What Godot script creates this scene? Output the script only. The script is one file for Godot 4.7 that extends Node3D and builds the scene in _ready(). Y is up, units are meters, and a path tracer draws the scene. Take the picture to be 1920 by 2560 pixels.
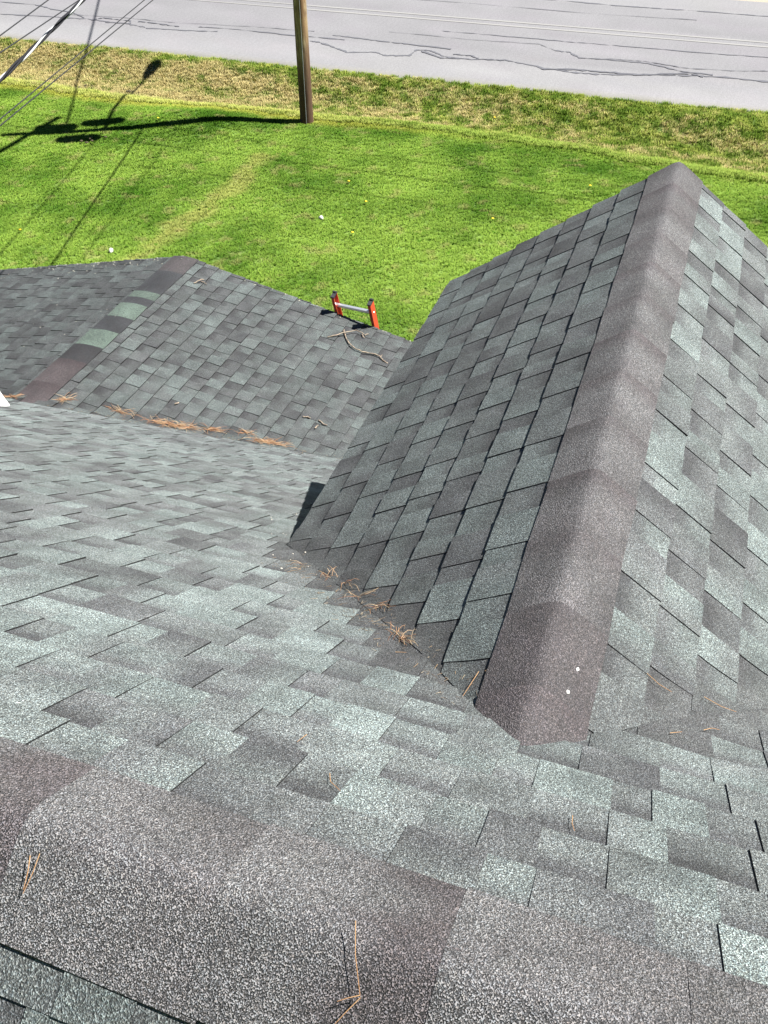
extends Node3D

# ---- measured geometry of the place (metres) ----
const AL := 0.6368      # dormer pitch
const PH := 0.6232      # main roof pitch
const AG := 0.2190      # entry gable pitch
const XD := -0.089      # dormer ridge
const YD := 5.715
const ZDF := -4.275     # dormer front
const XG := -4.665      # entry gable ridge
const YG := 3.126
const ZGF := -7.37
const M0 := 6.48        # main roof: y = M0 + z * tan(PH)
const ZC := -0.4398     # main ridge
const YC := 6.164
const EAVE_D := 1.275
const ROW := 0.1429
const POLE := Vector3(-8.79, 0.0, -19.89)
var TM := tan(PH)
var TD := tan(AL)
var TG := tan(AG)
var cam: Camera3D
var rng := RandomNumberGenerator.new()
var n_lo := FastNoiseLite.new()
var n_mid := FastNoiseLite.new()
var n_hi := FastNoiseLite.new()
var mats := {}
var house: Node3D

# ================= helpers =================
func tag(o: Node, label := "", category := "", group := "", kind := "") -> Node:
	if label != "": o.set_meta("label", label)
	if category != "": o.set_meta("category", category)
	if group != "": o.set_meta("group", group)
	if kind != "": o.set_meta("kind", kind)
	return o

var used := {}
func numbered(called: String) -> String:
	if not used.has(called):
		used[called] = 0
		return called
	used[called] += 1
	return "%s_%03d" % [called, used[called]]

func thing(called: String, at := Vector3.ZERO) -> Node3D:
	var o := Node3D.new()
	o.name = numbered(called)
	o.position = at
	add_child(o)
	return o

func part(called: String, mesh: Mesh, mat: Material, parent: Node) -> MeshInstance3D:
	var o := MeshInstance3D.new()
	o.name = called if parent != self else numbered(called)
	o.mesh = mesh
	o.material_override = mat
	parent.add_child(o, true)
	return o

func nst() -> SurfaceTool:
	var st := SurfaceTool.new()
	st.begin(Mesh.PRIMITIVE_TRIANGLES)
	return st

func done(st: SurfaceTool) -> ArrayMesh:
	st.generate_normals()
	return st.commit()

# one triangle turned so that it faces "out"
func tri(st: SurfaceTool, a: Vector3, b: Vector3, c: Vector3, out: Vector3, ca := Color.WHITE, cb := Color.WHITE, cc := Color.WHITE, ua := Vector2.ZERO, ub := Vector2.ZERO, uc := Vector2.ZERO) -> void:
	var n := (a - c).cross(a - b)
	st.set_color(ca); st.set_uv(ua); st.add_vertex(a)
	if n.dot(out) >= 0.0:
		st.set_color(cb); st.set_uv(ub); st.add_vertex(b)
		st.set_color(cc); st.set_uv(uc); st.add_vertex(c)
	else:
		st.set_color(cc); st.set_uv(uc); st.add_vertex(c)
		st.set_color(cb); st.set_uv(ub); st.add_vertex(b)

func quad(st: SurfaceTool, a: Vector3, b: Vector3, c: Vector3, d: Vector3, out: Vector3, col := Color.WHITE) -> void:
	tri(st, a, b, c, out, col, col, col, Vector2(0, 0), Vector2(1, 0), Vector2(1, 1))
	tri(st, a, c, d, out, col, col, col, Vector2(0, 0), Vector2(1, 1), Vector2(0, 1))

# box given by centre, three half axes; with small chamfers on all long edges
func add_box(st: SurfaceTool, c: Vector3, x: Vector3, y: Vector3, z: Vector3, col := Color.WHITE) -> void:
	st.set_smooth_group(-1)
	for s in [-1.0, 1.0]:
		quad(st, c + x * s - y - z, c + x * s + y - z, c + x * s + y + z, c + x * s - y + z, x * s, col)
		quad(st, c + y * s - x - z, c + y * s + x - z, c + y * s + x + z, c + y * s - x + z, y * s, col)
		quad(st, c + z * s - x - y, c + z * s + x - y, c + z * s + x + y, c + z * s - x + y, z * s, col)

func aabox(st: SurfaceTool, lo: Vector3, hi: Vector3, col := Color.WHITE) -> void:
	var h := (hi - lo) * 0.5
	add_box(st, (lo + hi) * 0.5, Vector3(h.x, 0, 0), Vector3(0, h.y, 0), Vector3(0, 0, h.z), col)

# tube through points with a radius for each point and a colour for each point
func add_tube(st: SurfaceTool, pts: PackedVector3Array, radii: PackedFloat32Array, sides := 6, cols := PackedColorArray(), caps := true) -> void:
	st.set_smooth_group(0)
	var rings := []
	var prev := Vector3.ZERO
	for i in pts.size():
		var d: Vector3 = pts[min(i + 1, pts.size() - 1)] - pts[max(i - 1, 0)]
		d = d.normalized()
		var a := prev
		if a == Vector3.ZERO:
			a = Vector3.UP if absf(d.y) < 0.9 else Vector3.RIGHT
		a = (a - d * a.dot(d)).normalized()
		prev = a
		var b := d.cross(a)
		var ring := PackedVector3Array()
		for k in sides:
			var t := TAU * k / sides
			ring.append(pts[i] + (a * cos(t) + b * sin(t)) * radii[i])
		rings.append(ring)
	for i in pts.size() - 1:
		var c0 := cols[i] if cols.size() > i else Color.WHITE
		var c1 := cols[i + 1] if cols.size() > i + 1 else Color.WHITE
		for k in sides:
			var k2 := (k + 1) % sides
			var p0: Vector3 = rings[i][k]
			var p1: Vector3 = rings[i][k2]
			var p2: Vector3 = rings[i + 1][k2]
			var p3: Vector3 = rings[i + 1][k]
			var o := (p0 + p1 + p2 + p3) * 0.25 - (pts[i] + pts[i + 1]) * 0.5
			tri(st, p0, p1, p2, o, c0, c0, c1)
			tri(st, p0, p2, p3, o, c0, c1, c1)
	if caps:
		st.set_smooth_group(-1)
		for e in [0, pts.size() - 1]:
			var ce := cols[e] if cols.size() > e else Color.WHITE
			var dir: Vector3 = (pts[0] - pts[1]) if e == 0 else (pts[e] - pts[e - 1])
			for k in sides:
				tri(st, pts[e], rings[e][k], rings[e][(k + 1) % sides], dir, ce, ce, ce)

func jit(c: Color, amount: float) -> Color:
	var f := 1.0 + rng.randf_range(-amount, amount)
	return Color(c.r * f, c.g * f, c.b * f)

func mixc(a: Color, b: Color, t: float) -> Color:
	return a.lerp(b, clampf(t, 0.0, 1.0))

# ================= materials =================
func std(called: String, col: Color, rough := 0.9, metal := 0.0, vcol := false) -> StandardMaterial3D:
	var m := StandardMaterial3D.new()
	m.albedo_color = col.linear_to_srgb()
	m.roughness = rough
	m.metallic = metal
	m.vertex_color_use_as_albedo = vcol
	mats[called] = m
	return m

func byte_of(lin: float) -> int:
	lin = clampf(lin, 0.0, 1.0)
	var s := lin * 12.92 if lin < 0.0031308 else 1.055 * pow(lin, 1.0 / 2.4) - 0.055
	return int(s * 255.0 + 0.5)

# ceramic granules: single grains of about 2 mm; mean 0.5 linear
func granule_textures() -> Array:
	var n := 1024
	var r := RandomNumberGenerator.new()
	r.seed = 77
	var h := PackedFloat32Array()
	h.resize(n * n)
	h.fill(0.0)
	var lut := PackedByteArray()
	for i in 1025: lut.append(byte_of(i / 1024.0))
	# random grains: small tilted blobs that overwrite each other
	var count := 1000000
	for i in count:
		var px := r.randi() & 1023
		var py := r.randi() & 1023
		var t := r.randf()
		var v := 0.0
		if t < 0.24: v = r.randf_range(0.8, 1.0)
		elif t < 0.52: v = r.randf_range(0.28, 0.5)
		else: v = r.randf_range(0.045, 0.21)
		h[py * n + px] = v
		h[py * n + ((px + 1) & 1023)] = v
		if r.randf() < 0.62:
			h[((py + 1) & 1023) * n + px] = v
			if r.randf() < 0.6: h[((py + 1) & 1023) * n + ((px + 1) & 1023)] = v
	var sum := 0.0
	for i in n * n: sum += h[i]
	var k := 0.40 / (sum / (n * n))
	var data := PackedByteArray()
	data.resize(n * n * 3)
	var hd := PackedByteArray()
	hd.resize(n * n * 3)
	for i in n * n:
		var q := minf(h[i] * k, 1.0)
		var hue := fmod(h[i] * 733.0, 1.0)      # each grain has a tint of its own
		data[i * 3] = lut[int(minf(q * (0.90 + 0.18 * hue), 1.0) * 1024.0)]
		data[i * 3 + 1] = lut[int(q * 1024.0)]
		data[i * 3 + 2] = lut[int(minf(q * (1.07 - 0.16 * hue), 1.0) * 1024.0)]
		var hb := int(minf(h[i], 1.0) * 255.0)
		hd[i * 3] = hb
		hd[i * 3 + 1] = hb
		hd[i * 3 + 2] = hb
	var im := Image.create_from_data(n, n, false, Image.FORMAT_RGB8, data)
	var nm := Image.create_from_data(n, n, false, Image.FORMAT_RGB8, hd)
	nm.bump_map_to_normal_map(3.0)
	return [ImageTexture.create_from_image(im), ImageTexture.create_from_image(nm)]

# fine speckle around a mean of 0.7 for asphalt, bark, soil
func speckle(seed_: int, n: int, lo: float, hi: float, stretch: float) -> ImageTexture:
	var f := FastNoiseLite.new()
	f.seed = seed_
	f.noise_type = FastNoiseLite.TYPE_SIMPLEX
	f.frequency = 1.0
	f.fractal_octaves = 1
	var r := RandomNumberGenerator.new()
	r.seed = seed_
	var data := PackedByteArray()
	data.resize(n * n * 3)
	for y in n:
		for x in n:
			# tileable: cross fade of two shifted looks
			var tx := float(x) / n
			var v := 0.0
			var a := f.get_noise_3d(cos(tx * TAU) * 9.0, sin(tx * TAU) * 9.0, y * stretch)
			var b := f.get_noise_3d(cos(tx * TAU) * 30.0, sin(tx * TAU) * 30.0, y * stretch * 3.0)
			v = 0.5 + 0.28 * a + 0.22 * b + r.randf_range(-0.25, 0.25)
			var o := byte_of(lerpf(lo, hi, clampf(v, 0.0, 1.0)))
			var i := (y * n + x) * 3
			data[i] = o
			data[i + 1] = o
			data[i + 2] = o
	return ImageTexture.create_from_image(Image.create_from_data(n, n, false, Image.FORMAT_RGB8, data))

func make_materials() -> void:
	var g := granule_textures()
	var m := std("shingle", Color(1, 1, 1), 0.82, 0.0, true)
	m.albedo_texture = g[0]
	m.normal_enabled = true
	m.normal_texture = g[1]
	m.normal_scale = 0.8
	m.uv1_scale = Vector3(1.06, 1.06, 1.06)
	var a := std("asphalt", Color(1, 1, 1), 0.92, 0.0, true)
	a.albedo_texture = speckle(5, 512, 0.62, 1.0, 0.02)
	a.uv1_triplanar = true
	a.uv1_world_triplanar = true
	a.uv1_scale = Vector3(0.7, 0.7, 0.7)
	std("sealant", Color(0.082, 0.082, 0.092), 0.9)
	std("road_paint", Color(0.202, 0.197, 0.187), 0.9)
	var s := std("soil", Color(1, 1, 1), 1.0, 0.0, true)
	s.albedo_texture = speckle(9, 512, 0.45, 1.0, 0.05)
	s.uv1_triplanar = true
	s.uv1_world_triplanar = true
	s.uv1_scale = Vector3(0.9, 0.9, 0.9)
	var gr := std("grass", Color(1, 1, 1), 1.0, 0.0, true)
	gr.cull_mode = BaseMaterial3D.CULL_DISABLED
	gr.backlight_enabled = true
	gr.backlight = Color(0.26, 0.36, 0.04)
	gr.metallic_specular = 0.08
	var w := std("wood_pole", Color(1, 1, 1), 0.88, 0.0, true)
	w.albedo_texture = speckle(21, 512, 0.2, 1.0, 0.003)
	std("paint", Color(0.78, 0.78, 0.76), 0.6)
	std("white_pipe", Color(0.82, 0.82, 0.80), 0.4)
	std("siding", Color(0.62, 0.60, 0.55), 0.75)
	std("glass", Color(0.03, 0.035, 0.04), 0.06)
	std("deck", Color(0.05, 0.05, 0.05), 1.0)
	std("needle", Color(1, 1, 1), 0.8, 0.0, true)
	std("bark", Color(1, 1, 1), 0.9, 0.0, true)
	std("fibreglass", Color(1, 1, 1), 0.42, 0.0, true)
	std("rubber", Color(0.018, 0.018, 0.02), 0.7)
	std("aluminium", Color(0.72, 0.73, 0.74), 0.38, 0.85)
	std("wire_grey", Color(0.035, 0.035, 0.038), 1.0).metallic_specular = 0.1
	std("dark_cable", Color(0.022, 0.022, 0.025), 0.8).metallic_specular = 0.15
	std("bare_cable", Color(0.42, 0.42, 0.43), 0.6, 0.2)
	std("grey_metal", Color(0.32, 0.33, 0.34), 0.55, 0.4)
	std("flake", Color(0.42, 0.39, 0.33), 0.85)
	std("chalk", Color(0.45, 0.45, 0.42), 0.9)
	std("stone", Color(0.55, 0.54, 0.52), 0.9, 0.0, true)
	std("yellow_petal", Color(0.80, 0.55, 0.02), 0.7)
	std("green_stem", Color(0.10, 0.2, 0.03), 0.8)
	std("leaf_brown", Color(0.055, 0.042, 0.022), 1.0)

# ================= roof surface =================
func y_main(z: float) -> float: return M0 + z * TM
func y_dorm(x: float) -> float: return YD - absf(x - XD) * TD
func y_gab(x: float) -> float: return YG - absf(x - XG) * TG

func blend_up(ya: float, yb: float, k: float) -> float:
	var h := maxf(k - absf(ya - yb), 0.0) / k
	return h * h * k * 0.25

# how much the woven valley lifts the shingles over the bare planes
func lift(kind: String, p: Vector3) -> float:
	var r := 0.0
	if kind == "main" or kind == "dormer":
		var f := (1.0 - smoothstep(0.98, 1.16, absf(p.x - XD))) * smoothstep(0.10, 0.34, absf(p.x - XD))
		if p.z < -0.9 and f > 0.0 and p.z > -3.0:
			r += f * blend_up(y_main(p.z), y_dorm(p.x), 0.15)
	if kind == "main" or kind == "gable":
		if p.z < -3.6 and p.z > -6.4:
			r += blend_up(y_main(p.z), y_gab(p.x), 0.10)
	return r

func roof_top(x: float, z: float) -> float:
	if z > ZC: return YC - (z - ZC) * TM
	var y := y_main(z)
	var k := "main"
	if absf(x - XD) < EAVE_D * cos(AL) and z > ZDF and y_dorm(x) > y:
		y = y_dorm(x)
		k = "dormer"
	if z > ZGF and y_gab(x) > y and k == "main":
		y = y_gab(x)
		k = "gable"
	return y + lift(k, Vector3(x, y, z))

func slope(kind: String, o: Vector3, du: Vector3, ds: Vector3, clips: Array, seed_: int) -> Dictionary:
	return {"kind": kind, "o": o, "du": du, "ds": ds, "n": ds.cross(du).normalized() if ds.cross(du).y > 0.0 else du.cross(ds).normalized(), "clips": clips, "seed": seed_}

func clip_poly(poly: PackedVector2Array, clips: Array) -> PackedVector2Array:
	for c in clips:
		if poly.size() < 3: return PackedVector2Array()
		var out := PackedVector2Array()
		for i in poly.size():
			var p := poly[i]
			var q := poly[(i + 1) % poly.size()]
			var dp: float = c[0] * p.x + c[1] * p.y - c[2]
			var dq: float = c[0] * q.x + c[1] * q.y - c[2]
			if dp <= 0.0: out.append(p)
			if (dp < 0.0 and dq > 0.0) or (dp > 0.0 and dq < 0.0):
				out.append(p.lerp(q, dp / (dp - dq)))
		poly = out
	return poly if poly.size() >= 3 else PackedVector2Array()

func clip_seg(a: Vector2, b: Vector2, clips: Array) -> Array:
	for c in clips:
		var da: float = c[0] * a.x + c[1] * a.y - c[2]
		var db: float = c[0] * b.x + c[1] * b.y - c[2]
		if da > 0.0 and db > 0.0: return []
		if da > 0.0: a = a.lerp(b, da / (da - db))
		elif db > 0.0: b = b.lerp(a, db / (db - da))
	return [a, b]

func piece_height(pc: Dictionary, u: float, s: float) -> float:
	var f: float = clampf((s - pc.s0) / (pc.s1 - pc.s0), 0.0, 1.0)
	var g: float = clampf((u - pc.u0) / (pc.u1 - pc.u0), 0.0, 1.0)
	return lerpf(pc.t0, lerpf(pc.t1, pc.t2, g), f)

func on_slope(S: Dictionary, u: float, s: float, h: float) -> Vector3:
	var p: Vector3 = S.o + S.du * u + S.ds * s
	var up := lift(S.kind, p)
	p.y += up
	if h > 0.0: h *= 1.0 - 0.7 * smoothstep(0.004, 0.03, up)   # woven courses lie flat in the valley
	return p + S.n * h

func piece_colour(pc: Dictionary, u: float, s: float) -> Color:
	var f: float = clampf((s - pc.s0) / (pc.s1 - pc.s0), 0.0, 1.0)
	var g: float = clampf((u - pc.u0) / (pc.u1 - pc.u0), 0.0, 1.0)
	var k := 1.0
	match int(pc.mode):
		1: k = smoothstep(0.1, 0.62, f)
		2: k = smoothstep(0.05, 0.95, g)
		3: k = smoothstep(0.05, 0.95, 1.0 - g)
		4: k = smoothstep(0.05, 0.9, 1.0 - f)
	var c := mixc(pc.dark, pc.col, k)
	var n := n_mid.get_noise_3d(u * 4.0, s * 4.0, pc.z) * 0.42 + n_hi.get_noise_3d(u, s, pc.z) * 0.10 + n_lo.get_noise_2d(u * 9.0, s * 9.0 + pc.S.seed) * 0.2
	return Color(c.r * (1.0 + n), c.g * (1.0 + n), c.b * (1.0 + n))

func add_piece(st: SurfaceTool, pc: Dictionary) -> void:
	var S: Dictionary = pc.S
	var nu: int = pc.nu
	var ns: int = pc.ns
	var u0: float = pc.u0
	var u1: float = pc.u1
	var s0: float = pc.s0
	var s1: float = pc.s1
	var uvo: Vector2 = pc.uv
	st.set_smooth_group(0)
	for i in nu:
		for j in ns:
			var a := lerpf(u0, u1, float(i) / nu)
			var b := lerpf(u0, u1, float(i + 1) / nu)
			var c := lerpf(s0, s1, float(j) / ns)
			var d := lerpf(s0, s1, float(j + 1) / ns)
			var poly := clip_poly(PackedVector2Array([Vector2(a, c), Vector2(b, c), Vector2(b, d), Vector2(a, d)]), pc.clips)
			for k in range(1, poly.size() - 1):
				var q0 := poly[0]
				var q1 := poly[k]
				var q2 := poly[k + 1]
				tri(st, on_slope(S, q0.x, q0.y, piece_height(pc, q0.x, q0.y)), on_slope(S, q1.x, q1.y, piece_height(pc, q1.x, q1.y)), on_slope(S, q2.x, q2.y, piece_height(pc, q2.x, q2.y)), S.n, piece_colour(pc, q0.x, q0.y), piece_colour(pc, q1.x, q1.y), piece_colour(pc, q2.x, q2.y), q0 + uvo, q1 + uvo, q2 + uvo)
	# cut edges: both ends and the butt
	st.set_smooth_group(-1)
	var walls := []
	for j in ns:
		var c := lerpf(s0, s1, float(j) / ns)
		var d := lerpf(s0, s1, float(j + 1) / ns)
		walls.append([Vector2(u0, c), Vector2(u0, d), -S.du])
		walls.append([Vector2(u1, c), Vector2(u1, d), S.du])
	for i in nu:
		walls.append([Vector2(lerpf(u0, u1, float(i) / nu), s1), Vector2(lerpf(u0, u1, float(i + 1) / nu), s1), S.ds])
	for w in walls:
		var sg := clip_seg(w[0], w[1], pc.clips)
		if sg.is_empty(): continue
		var p: Vector2 = sg[0]
		var q: Vector2 = sg[1]
		if p.distance_squared_to(q) < 1e-8: continue
		var col := Color(0.02, 0.02, 0.022)
		quad(st, on_slope(S, p.x, p.y, piece_height(pc, p.x, p.y)), on_slope(S, q.x, q.y, piece_height(pc, q.x, q.y)), on_slope(S, q.x, q.y, -0.003), on_slope(S, p.x, p.y, -0.003), w[2], col)

func on_screen(p: Vector3) -> float:   # pixels per metre there, or 0 outside the picture
	var q := cam.global_transform.affine_inverse() * p
	if q.z > -0.2: return 0.0
	var f := 512.0 / tan(deg_to_rad(cam.fov) * 0.5)
	var x := 384.0 + f * q.x / -q.z
	var y := 512.0 - f * q.y / -q.z
	if x < -20.0 or x > 788.0 or y < -20.0 or y > 1044.0: return 0.0
	return f / -q.z

var TONES := [Color(0.198, 0.231, 0.224), Color(0.178, 0.202, 0.197), Color(0.149, 0.161, 0.160), Color(0.124, 0.128, 0.131), Color(0.094, 0.096, 0.100), Color(0.070, 0.070, 0.074)]

# the laminated shingles of one slope: each course a row of cut teeth and the gaps between them
func lay_slope(S: Dictionary, u_lo: float, u_hi: float, rows: Array, extra: Callable, tone_scale := 1.0, thick := 1.0) -> Array:
	var list := []
	var r := RandomNumberGenerator.new()
	r.seed = S.seed
	for i in rows.size() - 1:
		var u := u_lo - r.randf() * 0.2
		var tooth := r.randf() < 0.5
		while u < u_hi:
			var w := r.randf_range(0.085, 0.165) if tooth else r.randf_range(0.07, 0.135)
			var um := u + w * 0.5
			var clips: Array = S.clips.duplicate()
			clips.append_array(extra.call(um, (rows[i] + rows[i + 1]) * 0.5))
			clips.append([-1.0, 0.0, -u_lo])
			clips.append([1.0, 0.0, u_hi])
			var s0: float = rows[i]
			var s1: float = rows[i + 1] + r.randf_range(-0.0022, 0.0017)
			if not clip_poly(PackedVector2Array([Vector2(u, s0), Vector2(u + w, s0), Vector2(u + w, s1), Vector2(u, s1)]), clips).is_empty():
				var pc := {"S": S, "u0": u, "u1": u + w, "s0": s0, "s1": s1, "clips": clips, "z": r.randf() * 50.0, "uv": Vector2(r.randf(), r.randf())}
				if tooth:
					pc.t0 = 0.0045
					pc.t1 = 0.0075 + r.randf_range(-0.0012, 0.0035)
					pc.t2 = 0.0075 + r.randf_range(-0.0012, 0.0035)
					var t: int = [0, 0, 0, 1, 1, 2, 2, 3][r.randi() % 8]
					pc.col = TONES[t]
					pc.dark = TONES[mini(t + 1 + r.randi() % 2, 5)]
					pc.mode = [0, 0, 2, 3, 4, 2][r.randi() % 6]
				else:
					pc.t0 = 0.0012
					pc.t1 = 0.0052 + r.randf_range(-0.0005, 0.0016)
					pc.t2 = 0.0052 + r.randf_range(-0.0005, 0.0016)
					var t: int = [0, 1, 1, 2, 2, 3][r.randi() % 6]
					pc.col = TONES[t]
					pc.dark = TONES[mini(t + 2 + r.randi() % 2, 5)]
					pc.mode = 1
				if thick > 1.6:      # thick butts whose shadow runs on in one line
					pc.t1 = (0.0138 if tooth else 0.0110) + r.randf_range(-0.0006, 0.0012)
					pc.t2 = (0.0138 if tooth else 0.0110) + r.randf_range(-0.0006, 0.0012)
				else:
					pc.t1 *= thick
					pc.t2 *= thick
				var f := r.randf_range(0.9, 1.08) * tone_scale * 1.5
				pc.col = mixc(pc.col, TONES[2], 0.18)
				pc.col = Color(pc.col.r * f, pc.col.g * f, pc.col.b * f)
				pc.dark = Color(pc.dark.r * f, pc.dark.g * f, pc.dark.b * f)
				var mid: Vector3 = S.o + S.du * um + S.ds * ((s0 + s1) * 0.5)
				var ppm := on_screen(mid)
				var away: Vector3 = (cam.position - mid).normalized()
				pc.size = ppm * ppm * maxf(away.dot(S.n), 0.02)
				var close := lift(S.kind, mid) + lift(S.kind, mid + Vector3(0.08, 0, 0)) + lift(S.kind, mid - Vector3(0.08, 0, 0)) + lift(S.kind, mid + Vector3(0, 0, 0.08)) + lift(S.kind, mid - Vector3(0, 0, 0.08)) > 0.0
				pc.nu = 3 if ppm > 0.0 else 1
				pc.ns = 4 if ppm > 0.0 else 1
				if close:
					pc.nu = 4
					pc.ns = 5
					if S.kind != "gable" and mid.z > -3.0:
						# dust and worn granules darken the woven valley
						var wear := smoothstep(0.0, 0.012, lift(S.kind, mid))
						pc.col = mixc(pc.col, Color(0.135, 0.135, 0.137), wear * 0.85)
						pc.dark = mixc(pc.dark, Color(0.125, 0.125, 0.127), wear * 0.85)
				list.append(pc)
			u += w
			tooth = not tooth
	return list

# the largest in the picture become pieces of their own, the rest one mesh
func build_pieces(list: Array, most: int, parent: Node) -> void:
	list.sort_custom(func(a, b): return a.size > b.size)
	var rest := nst()
	var any := false
	for i in list.size():
		if i < most and list[i].size > 0.0:
			var st := nst()
			add_piece(st, list[i])
			part("shingle", done(st), mats.shingle, parent)
		else:
			add_piece(rest, list[i])
			any = true
	if any:
		tag(part("shingle_field", done(rest), mats.shingle, parent), "", "", "", "stuff")

# one ridge cap shingle: bent over the ridge, butt end first
func ridge_cap(crest: Vector3, along: Vector3, left: Vector3, right: Vector3, v0: float, v1: float, half: float, h0: float, h1: float, c_butt: Color, c_mid: Color, c_head: Color, soft: float, limit: Callable) -> ArrayMesh:
	var st := nst()
	var nw := 12
	var nv := 8
	var up := -(left + right).normalized()
	var grid := []
	var cols := []
	var z := rng.randf() * 40.0
	var uvo := Vector2(rng.randf(), rng.randf())
	var skew := rng.randf_range(-0.007, 0.007)
	for j in nv + 1:
		var t := float(j) / nv
		var v := lerpf(v0, v1, t)
		var row := PackedVector3Array()
		var crow := PackedColorArray()
		for i in nw + 1:
			var a := -1.0 + 2.0 * i / nw
			var w := a * half + skew * (t - 0.5)
			var d := left if w < 0.0 else right
			# soft bend: hyperbola instead of a sharp fold
			var flat := absf(w)
			var drop := sqrt(flat * flat + soft * soft) - sqrt(half * half + soft * soft) + half
			var out := d - up * d.dot(up)
			var p := crest + along * v + out * flat + up * (d.dot(up) * drop + lerpf(h0, h1, t) + 0.001 * n_mid.get_noise_2d(v * 2.0 + z, w * 4.0))
			p = limit.call(p)
			row.append(p)
			var c := mixc(c_butt, c_mid, smoothstep(0.0, 0.45, t))
			c = mixc(c, c_head, smoothstep(0.45, 0.78, t + 0.25 * n_mid.get_noise_2d(w * 5.0, z)))
			var n := n_mid.get_noise_3d(v * 2.2, w * 2.2, z) * 0.45 + n_hi.get_noise_3d(v, w, z) * 0.1
			crow.append(Color(c.r * (1.0 + n), c.g * (1.0 + n), c.b * (1.0 + n)))
		grid.append(row)
		cols.append(crow)
	st.set_smooth_group(0)
	for j in nv:
		for i in nw:
			var ua := Vector2(-half + 2.0 * half * i / nw, lerpf(v0, v1, float(j) / nv)) + uvo
			var ub := Vector2(-half + 2.0 * half * (i + 1) / nw, lerpf(v0, v1, float(j + 1) / nv)) + uvo
			tri(st, grid[j][i], grid[j][i + 1], grid[j + 1][i + 1], up, cols[j][i], cols[j][i + 1], cols[j + 1][i + 1], ua, Vector2(ub.x, ua.y), ub)
			tri(st, grid[j][i], grid[j + 1][i + 1], grid[j + 1][i], up, cols[j][i], cols[j + 1][i + 1], cols[j + 1][i], ua, ub, Vector2(ua.x, ub.y))
	st.set_smooth_group(-1)
	var edge := Color(0.045, 0.042, 0.045)
	for i in nw:
		quad(st, grid[0][i], grid[0][i + 1], grid[0][i + 1] - up * h0, grid[0][i] - up * h0, -along, edge)
	for j in nv:
		quad(st, grid[j][0], grid[j + 1][0], grid[j + 1][0] - up * 0.016, grid[j][0] - up * 0.016, left, edge)
		quad(st, grid[j][nw], grid[j + 1][nw], grid[j + 1][nw] - up * 0.016, grid[j][nw] - up * 0.016, right, edge)
	return done(st)

func deck(corners: PackedVector3Array, thick: float) -> ArrayMesh:
	var st := nst()
	st.set_smooth_group(-1)
	var c := Vector3.ZERO
	for p in corners: c += p / corners.size()
	var down := Vector3(0, -thick, 0)
	for k in range(1, corners.size() - 1):
		tri(st, corners[0], corners[k], corners[k + 1], Vector3.UP)
		tri(st, corners[0] + down, corners[k] + down, corners[k + 1] + down, Vector3.DOWN)
	for k in corners.size():
		var p := corners[k]
		var q := corners[(k + 1) % corners.size()]
		quad(st, p, q, q + down, p + down, (p + q) * 0.5 - c)
	return done(st)

func rows_from(first: float, last: float) -> Array:
	var a := []
	var s := first
	while s < last - 0.05:
		a.append(s)
		s += ROW
	a.append(last)
	return a

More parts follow.
